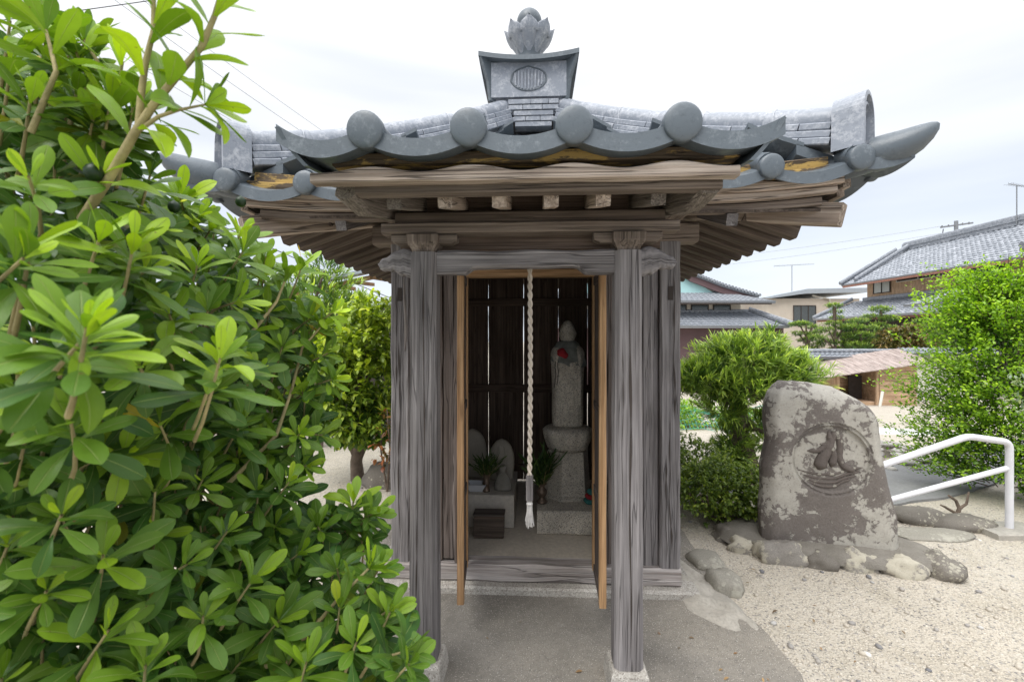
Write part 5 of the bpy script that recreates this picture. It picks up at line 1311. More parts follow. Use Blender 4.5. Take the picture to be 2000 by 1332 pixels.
m = MB(); V = [(-5, 1.3, 3.9+zo), (3.4, 1.3, 4.0+zo), (1.4, 1.3, 5.2+zo), (-1.0, 1.3, 7.4+zo)]; V += [(x, y+.3, z) for x, y, z in V]
m.add(V, [(0, 1, 2, 3), (7, 6, 5, 4), (0, 4, 5, 1), (1, 5, 6, 2), (2, 6, 7, 3), (3, 7, 4, 0)]); m.build('gable', 'teal', h1)
gv = [(-1.6, 1.15, 8.0), (0.2, 1.15, 6.15), (1.9, 1.15, 5.0), (3.6, 1.15, 4.35), (5.6, 1.0, 3.72)]
for i in range(4):
    a, b = gv[i], gv[i+1]
    troof((a[0], a[1]-.2, a[2]+zo+.15), (b[0], b[1]-.2, b[2]+zo+.15), (b[0], b[1]+4, b[2]+zo+.15), (a[0], a[1]+4, a[2]+zo+.15), 'roof_slope', h1, .3, .5)
m = MB(); m.beam(None or gv[0], gv[-1], .12, .35, .0, path=[(a, b-.05, c+zo-.12) for a, b, c in gv]); m.build('barge_board', 'maroon', h1)
m = MB()
for i in range(44):
    t = i/43*4; k = min(3, int(t)); f = t-k; a, b = Vector(gv[k]), Vector(gv[k+1]); p = a.lerp(b, f)+Vector((0, -.28, zo+.2)); m.tube([p, p+Vector((0, .5, 0))], .085, 8)
m.build('verge_tiles', 'roof_far', h1)
window(h1, -.25, 0.0, 0.9+zo-1.6, 2.0+zo-1.6, 0, 'glass', 0)
# beige building
h2 = house('beige_building', 'plain beige building with a flat grey sheet roof in the middle distance', 26.5, 40, gz(26, 40)); zo = -gz(26, 40)
MB().box(-4.0, 4.0, 0, 8, -.5, 4.95+zo).build('wall', 'plaster_beige', h2)
m = MB(); V = [(-4.3, -.5, 4.9+zo), (-1, -.5, 5.35+zo), (4.3, -.5, 5.45+zo), (4.3, -.5, 5.85+zo), (-.9, -.5, 5.75+zo), (-4.6, -.5, 5.0+zo)]; V += [(x, 8.5, z) for x, y, z in V]
m.add(V, [(0, 1, 2, 3, 4, 5), (11, 10, 9, 8, 7, 6)]+[(i, 6+i, 6+(i+1) % 6, (i+1) % 6) for i in range(6)]); m.build('roof', 'grey_metal', h2)
window(h2, -1.8, 0.1, 2.7+zo, 4.3+zo, 0, 'glass', 2)
m = MB(); m.tube([(-0.2, -.1, 5.2+zo), (1.3, -.1, 4.9+zo), (1.35, -.1, 3.4+zo)], .07, 8); m.build('down_pipe', 'plaster_white', h2)
def antenna(p, h, label, n=16, L=2.6, parent=None, along=(1, 0, 0), tilt=0.0):
    o = empty('roof_antenna', p); tag(o, label, 'antenna')
    MB().tube([(0, 0, -.2), (0, 0, h)], .03, 6).build('mast', 'iron', o)
    a = Vector(along).normalized(); m = MB(); m.tube([a*(-L*.45)+Vector((0, 0, h-L*.45*tilt)), a*(L*.55)+Vector((0, 0, h+L*.55*tilt))], .018, 5)
    pr = Vector((-a.y, a.x, 0))
    for i in range(n):
        c = a*(-L*.45+L*i/(n-1))+Vector((0, 0, h+tilt*(-L*.45+L*i/(n-1)))); w = .22-.10*i/n; m.tube([c-pr*w, c+pr*w], .008, 4); m.tube([c-Vector((0, 0, w*.5)), c+Vector((0, 0, w*.5))], .008, 4)
    m.build('aerial', 'iron', o); return o
antenna((25.8, 42, 5.8), 2.4, 'thin television antenna above the beige building', 16, 3.6, tilt=0.05)
h3b = house('far_house', 'small far house with a red-brown roof edge beyond the tile eaves', 19.6, 44, gz(19, 44)); zo = -gz(19, 44)
MB().box(-4, 2.5, 0, 5, -.5, 4.0+zo).build('wall', 'plaster_white', h3b); m = MB(); m.beam((-4.5, -.3, 5.2+zo), (2.9, -.3, 3.9+zo), .5, .3); m.build('roof', 'brick', h3b)
window(h3b, -.6, 1.6, 2.7+zo, 3.5+zo, 0, 'glass', 1, fm='brick')
# big two-storey house on the right
h3 = house('two_storey_house', 'large two-storey house with ochre boards and a wide grey tile roof', 25, 25, gz(25, 25)); zo = -gz(25, 25)
def hw(X, Y, Z): return (X-25, Y-25, Z+zo)
m = MB(); V = [hw(*p) for p in ((26.5, 34.0, 0), (33, 34.0, 0), (33, 8, 0), (26.5, 8, 0))]; V += [(x, y, 6.15+zo) for x, y, z in V]
m.add(V, [(0, 1, 2, 3), (7, 6, 5, 4), (0, 4, 5, 1), (1, 5, 6, 2), (2, 6, 7, 3), (3, 7, 4, 0)], [(v[2], v[1], v[0]) for v in V]); m.build('wall', 'woodfar', h3)
troof(hw(25, 34.6, 5.45), hw(25, 8, 5.45), hw(29, 8, 8.0), hw(29, 34.3, 7.95), 'roof_slope', h3, .30, .30)
troof(hw(33, 34.6, 5.45), hw(33, 8, 5.45), hw(29, 8, 8.0), hw(29, 34.3, 7.95), 'roof_slope', h3, .30, .30)
ridge([hw(29, 33.7, 8.15), hw(29, 8, 8.2)], 'ridge', h3, .2, .5)
ridge([hw(24.9, 34.6, 5.6), hw(28.9, 34.3, 8.1)], 'verge_ridge', h3, .13, .2); ridge([hw(25.2, 33.5, 5.75), hw(28.9, 33.2, 8.2)], 'verge_ridge', h3, .13, .2)
MB().box(.02, .12, -17, 9.5, 5.28+zo, 5.42+zo, 1).build('gutter', 'brick', h3)
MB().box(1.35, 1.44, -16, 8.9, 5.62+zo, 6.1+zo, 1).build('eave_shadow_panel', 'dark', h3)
window(h3, 6.9, 8.3, 4.75+zo, 5.85+zo, 1.5, 'curtain', 1, 'y'); window(h3, -0.4, 2.1, 4.75+zo, 6.1+zo, 1.5, 'glass', 2, 'y'); window(h3, 3.0, 6.3, 5.35+zo, 5.7+zo, 1.5, 'dark', 1, 'y', 'plaster_white')
troof(hw(23.9, 36.2, 2.95), hw(23.9, 8, 2.95), hw(26.5, 8, 4.3), hw(26.5, 35.2, 4.3), 'roof_slope', h3, .30, .30)
MB().box(1.3, 1.5, -16, 9.2, 4.25+zo, 4.5+zo, 1, .02).build('eave_ridge', 'roof_far', h3)
ridge([hw(23.9, 36.2, 3.05), hw(26.3, 35.2, 4.45)], 'verge_ridge', h3, .13, .2)
MB().box(-.9, -.8, -17, 11, 2.75+zo, 2.88+zo, 1).build('gutter', 'brick', h3)
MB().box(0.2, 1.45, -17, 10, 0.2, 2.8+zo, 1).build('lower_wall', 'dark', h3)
troof(hw(21.9, 25.5, 3.3), hw(21.9, 21.5, 3.3), hw(25.5, 22.5, 4.6), hw(25.5, 24.5, 4.6), 'porch_roof', h3, .3, .3)
# gabled dormer wing nearer the viewer
troof(hw(23.6, 21.2, 5.6), hw(23.6, 17.2, 4.6), hw(28.5, 17.2, 5.3), hw(28.5, 21.2, 7.0), 'wing_roof', h3, .3, .3)
ridge([hw(23.5, 21.0, 5.75), hw(28, 21.0, 7.1)], 'verge_ridge', h3, .14, .22)
antenna((28.8, 26.0, 8.2), 2.0, 'television antenna on the ridge of the two-storey house', 8, 1.6, along=(1, .3, 0))
# garden wall with a tiled coping
gw = empty('garden_wall', (13.2, 20.5, gz(15, 20.5))); tag(gw, 'white plastered garden wall with a tiled coping', 'wall'); zo = -gz(15, 20.5)
MB().box(0, 8.2, 0, .25, -.6, .66+zo).build('wall_panel', 'plaster_white', gw)
troof((-.1, -.32, .62+zo), (4.3, -.32, .62+zo), (4.3, .12, .88+zo), (-.1, .12, .88+zo), 'coping', gw, .22, .2); 
troof((4.25, -.38, .78+zo), (8.4, -.38, .78+zo), (8.4, .12, 1.06+zo), (4.25, .12, 1.06+zo), 'coping', gw, .22, .2)
MB().box(4.3, 8.2, -.04, .29, .6+zo, .8+zo).build('wall_panel', 'plaster_white', gw)
m = MB(); m.tube([(-.1, .12, .92+zo), (4.3, .12, .92+zo)], .09, 8); m.build('coping_ridge', 'roof_far', gw)
# wooden shed
sz = gz(14.7, 19.2); wsd = house('wooden_shed', 'small open wooden shed with a slanting plank roof before the white wall', 13.6, 19.0, sz, R(-4)); zo = -sz
MB().box(1.65, 3.05, 0.0, 1.3, 0.02, 1.72, 0).build('side_wall', 'woodfar', wsd)
m = MB()
for i in range(8): m.box(1.62, 3.07, -.035, -.004, 0.03+.205*i, .03+.205*i+.195, 0, .004)
m.build('plank_cladding', 'woodfar', wsd)
MB().box(-.05, .06, 0, 1.3, 0, 1.25, 2).build('post', 'woodfar', wsd); MB().box(1.50, 1.60, -.03, .08, 0, 1.45, 2).build('post', 'woodfar', wsd)
MB().box(0.06, 1.5, 1.2, 1.28, 0, 1.3, 0).build('back_wall', 'woodfar', wsd); MB().box(0.06, 1.5, .1, 1.2, .0, .18).build('floor_boards', 'woodfar', wsd)
MB().box(.95, 1.5, .85, .9, .2, 1.2).build('inner_panel', 'dark', wsd)
m = MB()
for i in range(13):
    x0 = -1.25+0.352*i; zc = 1.17+0.155*(x0+1.25)+0.004*(i % 3)
    m.beam((x0+.17, -.55, zc), (x0+.30, 1.5, zc+.50), .347, .03, .004, up=Vector((-.155, -.25, 1)), rough=0.003)
m.build('roof', 'shedroof', wsd)
MB().tube([(0.75, -1.2, -.2), (.95, -1.15, .75)], .05, 8).build('leaning_pole', 'plaster_white', wsd)
# building at the left, behind the trees
h4 = house('dark_outbuilding', 'dark walled outbuilding with orange rafters and a grey roof edge behind the tree', -3.15, 8.2, gz(-3, 8)); zo = -gz(-3, 8)
MB().box(-2.5, 1.9, 0, 4, 0, 2.10+zo).build('wall', 'dark', h4)
m = MB(); m.beam((-1.7, -.55, 2.13+zo), (1.2, 1.1, 3.05+zo), .6, .06, .0); m.build('roof', 'grey_metal', h4)
for i in range(8):
    t = i/8; MB().beam((-1.6+2.7*t, -.5+1.5*t+.0, 2.03+zo+.86*t), (-1.5+2.7*t, .6+1.5*t, 2.1+zo+.86*t), .06, .07).build('rafter', 'door', h4)
MB().beam((-1.65, -.5, 2.0+zo), (1.1, 1.05, 2.9+zo), .05, .09).build('fascia', 'door', h4)
# ---- cloud-pruned pines behind the garden wall
pv, pf, _ = leaf_tmpl([(0, .05), (.5, .13), (1, 0.02)], 0.1, 0.2)
def cloud_pine(px, pyb, Z, pads, label, seed):
    b = at(px, pyb, Z); base = Vector((b.x, b.y, gz(b.x, b.y))); o = plant('cloud_pruned_pine', label, 'tree', base, None, 'cloud-pruned pines behind the garden wall')
    cs = []; lst = []
    for (qx, qy, w) in pads:
        p = at(qx, qy, Z+random.Random(qx).uniform(-.4, .4))-base; rw = w/F*Z/2; cs.append((p.x, p.y, p.z, rw*.85, rw*.75, rw*.22))
    P, A, H = blob_leaves(cs, 150, .2, seed, .35, 1.0, .6)
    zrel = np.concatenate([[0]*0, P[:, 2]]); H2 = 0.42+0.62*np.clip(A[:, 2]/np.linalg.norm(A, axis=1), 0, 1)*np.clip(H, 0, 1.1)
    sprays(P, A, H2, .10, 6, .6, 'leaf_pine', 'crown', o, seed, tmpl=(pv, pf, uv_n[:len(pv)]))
    topz = max(c[2] for c in cs); tx = sum(c[0] for c in cs)/len(cs)
    wood_tubes(o, [([(0, 0, -.2), (tx*.6, 0, topz*.35), (tx*1.1, 0, topz*.7), (cs[0][0], cs[0][1], topz)], .10, .6)]+[([(tx*.8, 0, c[2]*.8), (c[0]*.7+tx*.3, c[1], c[2]-.05), (c[0], c[1], c[2])], .045, .5) for c in cs], 'bark')
    return o
cloud_pine(1637, 690, 23, [(1628, 598, 34), (1634, 610, 26), (1634, 622, 30), (1627, 633, 38), (1650, 643, 36), (1612, 645, 36), (1640, 655, 44), (1618, 668, 48), (1655, 672, 42), (1640, 684, 50), (1596, 660, 40)], 'tall cloud-pruned pine with stacked small pads, second from the left', 71)
cloud_pine(1580, 690, 23.6, [(1588, 640, 34), (1590, 652, 34), (1570, 633, 34), (1556, 634, 34), (1575, 665, 40), (1596, 675, 34), (1560, 652, 34), (1578, 683, 50)], 'leftmost cloud-pruned pine, low and leaning behind the storehouse', 72)
cloud_pine(1685, 692, 22.6, [(1674, 628, 46), (1666, 640, 48), (1698, 642, 44), (1680, 655, 50), (1660, 662, 40), (1700, 668, 44), (1675, 675, 56), (1692, 686, 60)], 'broad cloud-pruned pine with wide overlapping pads in the middle of the row', 73)
cloud_pine(1722, 692, 23.2, [(1720, 605, 46), (1702, 619, 34), (1736, 622, 40), (1716, 635, 34), (1735, 642, 40), (1712, 655, 44), (1740, 660, 44), (1725, 675, 60)], 'cloud-pruned pine topped by one bright flat pad on a bare pale stem', 74)
cloud_pine(1815, 690, 23.5, [(1805, 628, 44), (1825, 636, 44), (1798, 640, 36), (1812, 652, 54), (1830, 662, 50), (1805, 672, 60)], 'rightmost cloud-pruned pine beside the bright shrub', 75)
b = at(1765, 695, 22); base = Vector((b.x, b.y, gz(b.x, b.y))); o = plant('rusty_maple', 'low rusty-green maple between the pines and the bright shrub', 'tree', base, None)
cs = [tuple(at(x, y, 22)-base)+(r_, r_*.7, r_*.5) for x, y, r_ in ((1760, 660, .95), (1790, 672, .9), (1740, 680, .8), (1775, 645, .5))]
P, A, H = blob_leaves(cs, 90, .2, 81, .5, .3, .9); sprays(P, A, H, .14, 5, .9, 'leaf_rust', 'crown', o, 82, tmpl=(tv_c, tf_c, uv_c)); wood_tubes(o, [([(0, 0, -.2), (.1, 0, 1.2), (0, 0, 2)], .08, .5)])
o = plant('garden_bush', 'low green bush growing against the foot of the garden wall', 'bush', (14.0, 19.9, gz(14, 19.9)), None)
P, A, H = blob_leaves([(0, 0, .4, .6, .4, .4)], 40, .1, 83, .5, .3, .9); sprays(P, A, H, .1, 4, .9, 'leaf_azalea', 'foliage', o, 84, tmpl=(tv_c, tf_c, uv_c))
# ---- utility pole and wires
up_ = empty('utility_pole', (34.6, 35.5, gz(31, 35))); tag(up_, 'concrete utility pole with a crossarm rising beyond the big roof', 'utility pole'); zo = -gz(31, 35)
MB().tube([(0, 0, 0), (0, 0, 10.6+zo)], .16, 10, rf=lambda t: 1-.2*t).build('pole', 'iron', up_)
MB().beam((-1.2, .0, 10.1+zo), (1.3, 0, 10.45+zo), .1, .12).build('crossarm', 'iron', up_)
m = MB()
for x in (-1.1, -.6, .5, 1.0): m.lathe([(.03, 0), (.05, .05), (.03, .1), (.05, .15), (.01, .2)], (x, 0, 10.2+zo+.13*x), 8)
m.tube([(-.9, .1, 10.0+zo), (-1.0, .1, 9.4+zo)], .03, 5); m.tube([(.2, .1, 10.0+zo), (.35, .1, 9.3+zo)], .03, 5); m.build('insulators', 'dark', up_)
def wire(name, a, b, sag, label, r=.012, n=24, group=None, mat='wire'):
    a, b = Vector(a), Vector(b); pts = [a.lerp(b, i/n)-Vector((0, 0, sag*4*(i/n)*(1-i/n))) for i in range(n+1)]
    o = MB().tube(pts, r, 5, False).build(name, mat); tag(o, label, 'wire', group); return o
M['wire_far'] = simple('wire_grey', (0.30, 0.32, 0.34), 0.6, 0.05)
for i, (dz, lb) in enumerate(((0, 'upper of two thin wires running left from the utility pole'), (-.55, 'lower of two thin wires running left from the utility pole'))):
    wire('overhead_wire', (33.5, 35.5, 10.2+dz), (6, 47.5, 8.6+dz*1.6), .5, lb, .012, mat='wire_far')
wl_ = [((0, 35, 12), (200, 12, 11.5), .0, 'twisted service cable crossing the top left corner of the sky', .014),
       ((-300, -210, 14), (620, 310, 16), .1, 'thin wire high in the left sky, uppermost of the slanting pair', .008),
       ((-260, -330, 14), (690, 330, 16), .1, 'thin wire high in the left sky, second of the slanting pair', .008)]
wire('overhead_wire', at(-300, 70, 12), at(420, -18, 12), .1, 'twisted service cable crossing the top left corner of the sky', .011)
wire('overhead_wire', at(-200, -160, 12), at(620, 330, 22), .15, 'thin wire high in the left sky running down behind the left roof corner', .007)
wire('overhead_wire', at(60, -120, 12), at(700, 330, 22), .15, 'thin wire high in the left sky nearer the roof ornament', .007)
wire('overhead_wire', at(120, -120, 12.4), at(760, 345, 22), .15, 'faint wire in the left sky closest to the shrine roof', .006)
wire('overhead_wire', at(330, 395, 14), at(860, 620, 20), .1, 'thick black wire seen under the left eave, upper one', .016)
wire('overhead_wire', at(300, 420, 14), at(860, 625, 20), .1, 'black wire seen under the left eave just below the thick one', .012)
wire('overhead_wire', at(300, 450, 14), at(860, 610, 20), .1, 'thin wire seen under the left eave, lowest one', .008)
# ---- loose stones of the gravel, near the camera
tv_s = []; 
ico = [(0, 0, 1), (.894, 0, .447), (.276, .851, .447), (-.724, .526, .447), (-.724, -.526, .447), (.276, -.851, .447), (.724, .526, -.447), (-.276, .851, -.447), (-.894, 0, -.447), (-.276, -.851, -.447), (.724, -.526, -.447), (0, 0, -1)]
icf = [(0, 1, 2), (0, 2, 3), (0, 3, 4), (0, 4, 5), (0, 5, 1), (1, 6, 2), (2, 7, 3), (3, 8, 4), (4, 9, 5), (5, 10, 1), (6, 7, 2), (7, 8, 3), (8, 9, 4), (9, 10, 5), (10, 6, 1), (11, 7, 6), (11, 8, 7), (11, 9, 8), (11, 10, 9), (11, 6, 10)]
t = NT('pebbles', 0.8, 0.3); a_ = t.n('Attribute'); a_.attribute_name = 'lv'
t.base(t.ramp(a_.outputs['Fac'], [(0, (0.66, 0.61, 0.53)), (0.4, (0.58, 0.52, 0.43)), (0.65, (0.46, 0.415, 0.35)), (0.8, (0.33, 0.31, 0.29)), (0.9, (0.17, 0.17, 0.18)), (0.94, (0.74, 0.71, 0.66)), (1, (0.5, 0.42, 0.35))])); M['peb'] = t.m
r_ = np.random.default_rng(9); n = 26000
Z = 1.55+4.2*r_.random(n)**1.6; X = np.where(r_.random(n) < .8, r_.uniform(0.0, 1.25, n), r_.uniform(-1.0, -.2, n))*Z
ok = []
ax_, ay_ = [p[0] for p in ap], [p[1] for p in ap]
def inside(x, y):
    c = False; n_ = len(ap); j = n_-1
    for i in range(n_):
        if (ap[i][1] > y) != (ap[j][1] > y) and x < (ap[j][0]-ap[i][0])*(y-ap[i][1])/(ap[j][1]-ap[i][1])+ap[i][0]: c = not c
        j = i
    return c
keep = [i for i in range(n) if not inside(X[i], Z[i]) and not (X[i] > 2.5 and Z[i] > 3.95)]
X, Z = X[keep], Z[keep]; n = len(X); big = r_.random(n) < .02
s_ = np.where(big, r_.uniform(.011, .022, n), r_.uniform(.0022, .0055, n))
pos = np.stack([X, Z, np.array([gz(x, y) for x, y in zip(X, Z)])+s_*.25], 1)
an = r_.uniform(0, 6.28, n); rot = np.zeros((n, 3, 3)); rot[:, 0, 0] = np.cos(an); rot[:, 0, 1] = -np.sin(an)*.75; rot[:, 1, 0] = np.sin(an); rot[:, 1, 1] = np.cos(an)*.75; rot[:, 2, 2] = .55
lv_ = r_.random(n); lv_[big] = .55+.4*r_.random(big.sum())
g_ = scatter('gravel', ico, icf, pos, rot, s_, 'peb', lv_, None, None, None, True); tag(g_, 'loose pale gravel stones scattered over the ground', 'gravel', None, 'stuff')
# ================================================================ the big bush in front, left
bush = plant('pittosporum_bush', 'big broad-leaved evergreen bush filling the left foreground, with whorled glossy leaves', 'bush', (0, 0, 0), None)
CT = [(50, 150, .80), (250, 60, .62), (430, 60, .62), (250, 300, .62), (80, 350, .55), (400, 420, 1.0), (560, 560, 1.15), (630, 620, 1.2), (200, 650, .40), (60, 560, .42), (400, 650, .65), (600, 750, 1.25), (330, 800, .75), (80, 800, .45), (500, 900, 1.05), (100, 1000, .55), (350, 1000, .82), (600, 1000, 1.05), (740, 1020, 1.15), (300, 1200, .62), (60, 1200, .55), (500, 1200, .80), (700, 1150, .90), (790, 1180, .85), (700, 1280, .72), (800, 1290, .76)]
PM = [(-160, 100), (60, 100), (160, 90), (205, 150), (240, 240), (300, 340), (375, 400), (440, 470), (560, 545), (620, 620), (600, 700), (615, 800), (560, 900), (590, 980), (715, 1020), (730, 1060), (660, 1090), (690, 1150), (780, 1190), (800, 1290), (800, 1420), (-160, 1420)]
def pin(x, y, poly):
    c = False; j = len(poly)-1
    for i in range(len(poly)):
        if (poly[i][1] > y) != (poly[j][1] > y) and x < (poly[j][0]-poly[i][0])*(y-poly[i][1])/(poly[j][1]-poly[i][1])+poly[i][0]: c = not c
        j = i
    return c
def depth(x, y):
    sw = sz_ = 0
    for a, b, z in CT:
        w = 1/((x-a)**2+(y-b)**2+900)**1.5; sw += w; sz_ += w*z
    return sz_/sw
rb = random.Random(20); ros = []   # (pos, dir, scale, kind)
for layer, (dz, md, tries) in enumerate(((0.0, .072, 12000), (.09, .062, 9000), (.18, .066, 7000), (.32, .085, 4000), (.48, .10, 3000), (.7, .13, 2000))):
    pts = []
    for _ in range(tries):
        x, y = rb.uniform(-160, 830), rb.uniform(80, 1420)
        if not pin(x, y, PM): continue
        Z = depth(x, y)+dz*(0.55+0.45*depth(x, y)); mp = md*F/Z
        if any((x-a)**2+(y-b)**2 < mp*mp for a, b, _q in pts): continue
        if layer > 1 and not pin(x+30, y-25, PM): continue
        Zj = Z*(1+rb.uniform(-.06, .06)) if layer == 0 else Z*(1+rb.uniform(-.03, .05)); pts.append((x, y, Zj))
    for x, y, Z in pts:
        p = at(x, y, Z)
        if p.z < 0.05: continue
        tc_ = (Vector((0, 0, 1.5))-p).normalized()
        d = Vector((0.35, -0.1, 0.85))+tc_*0.55+Vector((rb.uniform(-1, 1), rb.uniform(-1, 1), rb.uniform(-1, 1)))*0.5
        ros.append((p, d.normalized(), rb.uniform(.8, 1.15)*(1 if layer < 3 else 1.15), layer))
# spray along the free edge of the bush, so its outline is loose
for x, y, Z, dx, dz_ in ((470, 455, 1.05, .5, .8), (520, 500, 1.1, .4, .9), (590, 520, 1.15, .5, 1), (650, 610, 1.2, .8, .5), (640, 690, 1.2, .9, .4), (650, 740, 1.22, .9, .3), (630, 850, 1.2, .8, .0), (600, 910, 1.15, .7, .1), (720, 1010, 1.15, .6, .6), (735, 1000, 1.15, .7, .4), (690, 980, 1.15, .2, 1), (350, 380, 1.0, .5, .7), (385, 425, 1.0, .7, .7), (760, 1190, .85, .7, .6), (795, 1270, .76, .8, .4), (740, 1110, .9, .5, .9), (560, 1290, .8, .2, 1)):
    ros.append((at(x, y, Z), Vector((dx, -.25, dz_)).normalized(), 1.05, 0))
for x, y, Z in ((20, 40, .7), (90, 70, .7), (165, 75, .7), (240, 120, .68), (150, 175, .68), (215, 205, .66), (20, 130, .66), (110, 130, .72), (260, 210, .68), (60, 190, .6), (430, 700, .62), (170, 640, .40), (60, 470, .48), (260, 480, .6)): ros.append((at(x, y, Z), Vector((.35, -.2, .9)).normalized(), 1.15, 0))
lp = [(0, .018), (.12, .038), (.28, .08), (.45, .128), (.62, .160), (.76, .163), (.88, .128), (.96, .068), (1.0, .012)]
def leaf5(fold, droop, cup):
    tv = []; uv = []; tf = []
    for t, w in lp:
        x = math.sin(droop*t*1.3)/(droop*1.3); z = -(1-math.cos(droop*t*1.3))/(droop*1.3)
        for s in (-1, -.55, 0, .55, 1): tv.append((x, s*w, z+w*(fold*abs(s)-cup*s*s)+.006*math.sin(t*11+s*2)*abs(s))); uv.append((.5+.5*s, t))
    for i in range(len(lp)-1):
        for j in range(4): a = i*5+j; tf.append((a, a+5, a+6, a+1))
    return tv, tf, uv
variants = [leaf5(.35, .45, .25), leaf5(.6, .95, .1), leaf5(.2, .2, .3)]
buck = [([], [], [], [], []) for _ in variants]
for (p, d, s, layer) in ros:
    a0 = rb.uniform(0, 6.28); nL = rb.randint(11, 16) if layer < 4 else 9
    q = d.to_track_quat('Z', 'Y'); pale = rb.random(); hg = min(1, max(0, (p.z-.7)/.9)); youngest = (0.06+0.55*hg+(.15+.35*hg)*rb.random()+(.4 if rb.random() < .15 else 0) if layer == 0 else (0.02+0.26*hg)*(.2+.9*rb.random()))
    Lb = .083*s*min(1, .62+.5*p.y)
    for i in range(nL):
        f = i/(nL-1); a = a0+i*2.39996; el = R(12)+R(60)*f**1.1+rb.uniform(-.14, .14)
        ax = q @ Vector((math.cos(a)*math.cos(el), math.sin(a)*math.cos(el), math.sin(el)))
        ax = ax+Vector((0, 0, -.10*(1-f)))
        L = Lb*(1.0-.50*f**2)*rb.uniform(.70, 1.15)
        po = p+d*(-.045*s*(1-f))+ax*.004
        k = rb.choice((0, 0, 1, 2)) if f < .7 else 2
        # blade normal: away from the stem tip axis, upper side facing the shoot tip
        xa = ax.normalized(); up = (d*1.0+Vector((rb.uniform(-.2, .2), rb.uniform(-.2, .2), rb.uniform(-.2, .2)))); ya = up.cross(xa).normalized(); za = xa.cross(ya)
        b = buck[k]; b[0].append(po); b[1].append([[xa.x, ya.x, za.x], [xa.y, ya.y, za.y], [xa.z, ya.z, za.z]]); b[2].append(L)
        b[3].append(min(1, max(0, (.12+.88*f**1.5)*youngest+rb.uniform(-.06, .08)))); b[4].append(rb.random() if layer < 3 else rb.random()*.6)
# the tall shoot that crosses the roof corner and the two that lean over the sky
sm = MB()
def shoot(path, n, L0, pale, r0=.006, whorl=True, up=(0.1, -.6, .5)):
    pts = [at(*p) for p in path]; 
    # resample
    res = []; 
    for i in range(len(pts)-1):
        for j in range(8): res.append(pts[i].lerp(pts[i+1], j/8))
    res.append(pts[-1]); sm.tube(res, r0, 8, True, rf=lambda t: 1-.55*t)
    for i in range(n):
        f = (i+.5)/n; p = res[min(len(res)-1, int(f*(len(res)-1)))]; t_ = (res[min(len(res)-1, int(f*(len(res)-1))+1)]-res[max(0, int(f*(len(res)-1))-1)]).normalized()
        if f < .25: continue
        a = i*2.39996; q = t_.to_track_quat('Z', 'Y'); el = R(28)+R(25)*f+rb.uniform(-.2, .2)
        xa = (q @ Vector((math.cos(a)*math.cos(el), math.sin(a)*math.cos(el), math.sin(el)))).normalized(); upv = t_+Vector(up)*.3; ya = upv.cross(xa).normalized(); za = xa.cross(ya)
        b = buck[rb.choice((0, 1, 2))]; b[0].append(p); b[1].append([[xa.x, ya.x, za.x], [xa.y, ya.y, za.y], [xa.z, ya.z, za.z]]); b[2].append(L0*rb.uniform(.8, 1.15)); b[3].append(min(1, pale*rb.uniform(.7, 1.15))); b[4].append(rb.random()*.9)
    tip = res[-1]; ros2.append((tip, (res[-1]-res[-3]).normalized()))
ros2 = []
shoot([(160, 430, .62), (215, 345, .61), (262, 262, .60), (300, 205, .60), (345, 150, .60), (395, 90, .60), (420, 30, .60), (440, -40, .60)], 24, .085, .75, .0062)
shoot([(270, 255, .60), (275, 190, .60), (285, 120, .60), (300, 60, .60), (300, 0, .6), (300, -60, .6)], 15, .085, .8, .0045)
shoot([(262, 262, .60), (310, 228, .60), (350, 215, .60), (400, 205, .61)], 8, .07, .6, .003)
shoot([(420, 970, 1.0), (480, 910, 1.05), (540, 850, 1.1), (570, 760, 1.15), (590, 680, 1.18), (625, 640, 1.2)], 16, .062, .35, .0055)
shoot([(380, 760, .95), (450, 690, 1.0), (500, 640, 1.05), (540, 590, 1.1), (560, 540, 1.12)], 10, .062, .35, .0055)
shoot([(520, 1300, .85), (600, 1240, .85), (660, 1170, .86), (720, 1110, .88)], 8, .06, .3, .005)
shoot([(150, 230, .7), (190, 120, .7), (165, 80, .7)], 8, .08, .55, .004); shoot([(60, 260, .6), (110, 140, .6), (90, 60, .62)], 9, .075, .6, .004)
for tip, d in ros2:
    for i in range(8):
        f = i/7; a = i*2.4; q = d.to_track_quat('Z', 'Y'); el = R(20)+R(50)*f; xa = (q @ Vector((math.cos(a)*math.cos(el), math.sin(a)*math.cos(el), math.sin(el)))).normalized(); ya = d.cross(xa).normalized(); za = xa.cross(ya)
        b = buck[2]; b[0].append(tip); b[1].append([[xa.x, ya.x, za.x], [xa.y, ya.y, za.y], [xa.z, ya.z, za.z]]); b[2].append(.06*rb.uniform(.7, 1.1)); b[3].append(.6+.4*rb.random()); b[4].append(rb.random()*.8)
for (tv, tf, uv), b in zip(variants, buck):
    scatter('foliage', tv, tf, np.array([tuple(p) for p in b[0]]), np.array(b[1]), b[2], 'leaf_pit', np.array(b[3]), np.array(b[4]), uv, bush)
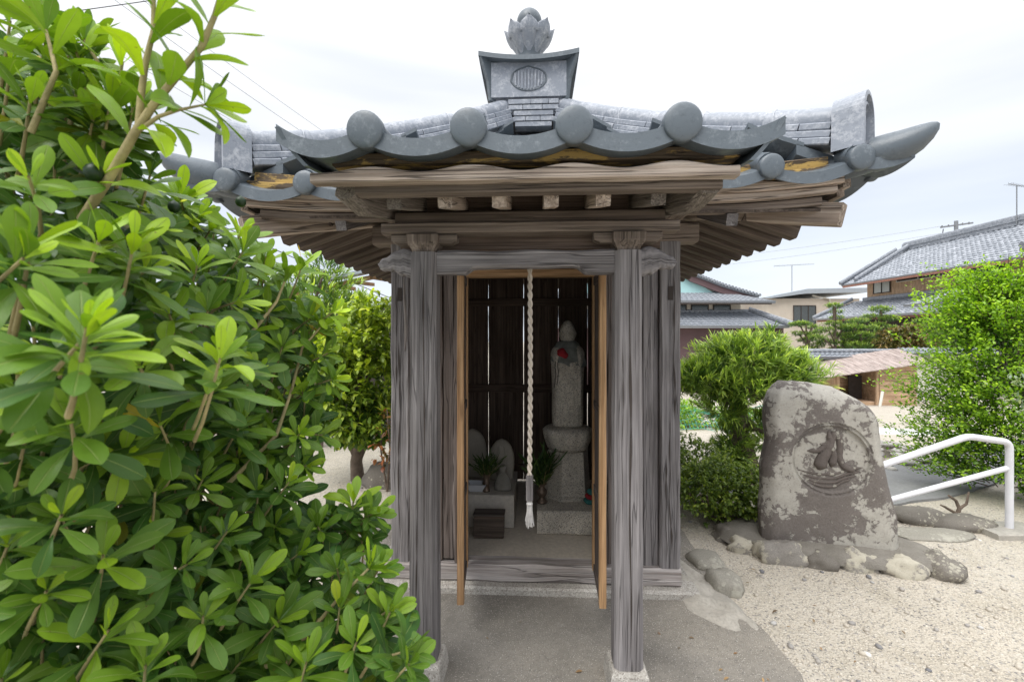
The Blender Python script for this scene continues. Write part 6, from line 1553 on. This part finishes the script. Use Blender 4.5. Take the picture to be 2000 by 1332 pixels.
# twigs behind every rosette, thicker limbs deeper inside, down to the ground
for (p, d, s, layer) in ros:
    if layer > 3: continue
    e = p-d*.05; L = rb.uniform(.10, .22)*min(1, max(.35, (p.y-.25)*1.6)); back = (Vector((-.35, .2, -.55))+(p-Vector((0, 0, 1.5))).normalized()*.7).normalized()
    m1 = e-d*.35*L+back*L*.3; m2 = m1+back*L*.7; sm.tube([p, e, m1, m2], .0024, 5, False, rf=lambda t: .7+.7*t)
for i in range(26):
    x, y = rb.uniform(-60, 560), rb.uniform(500, 1250)
    if not pin(x+40, y, PM): continue
    p = at(x, y, depth(x, y)+.42); root = Vector((-.85+rb.uniform(-.25, .25), 1.35+rb.uniform(-.3, .3), 0)); mid = p.lerp(root, .5)+Vector((rb.uniform(-.1, .1), rb.uniform(-.05, .15), .1))
    sm.tube([p, p.lerp(mid, .5)+Vector((0, .02, .02)), mid, mid.lerp(root, .6), root], .006, 7, False, rf=lambda t: .6+1.6*t)
sm.build('branches', 'stem', bush)
m = MB()
for px, py, Z in ((183, 338, .6), (470, 395, 1.0), (340, 405, .9)):
    m = MB()
    m.lathe([(.001, -.011), (.007, -.009), (.0105, -.003), (.0108, .003), (.008, .009), (.003, .012), (.001, .014)], at(px, py, Z), 14); m.build('fruit', 'leaf_vase', bush)

# dry leaves and a few weeds on the ground
r_ = np.random.default_rng(77); n = 130
X = np.where(r_.random(n) < .5, r_.uniform(-1.0, 1.1, n), r_.uniform(.9, 3.2, n)); Y = r_.uniform(1.7, 4.2, n)
kk_ = [i for i in range(n) if not (-1.05 < X[i] < 1.05 and Y[i] > 2.5)]; X, Y = X[kk_], Y[kk_]; n = len(X)
M['dry_leaf'] = leafmat('leaf_dry', (0.22, 0.12, 0.06), (0.42, 0.28, 0.14), 0.1)
ax_r = np.stack([np.cos(X*50), np.sin(X*50), r_.uniform(-.1, .2, n)], 1)
tag(scatter('leaf_litter', tv_c, tf_c, np.stack([X, Y, np.full(n, .018)], 1), frames(ax_r), r_.uniform(.012, .034, n), 'dry_leaf', r_.random(n), r_.random(n)*.9, uv_c), 'few dry brown leaves lying on the apron and gravel', 'fallen leaves', None, 'stuff')
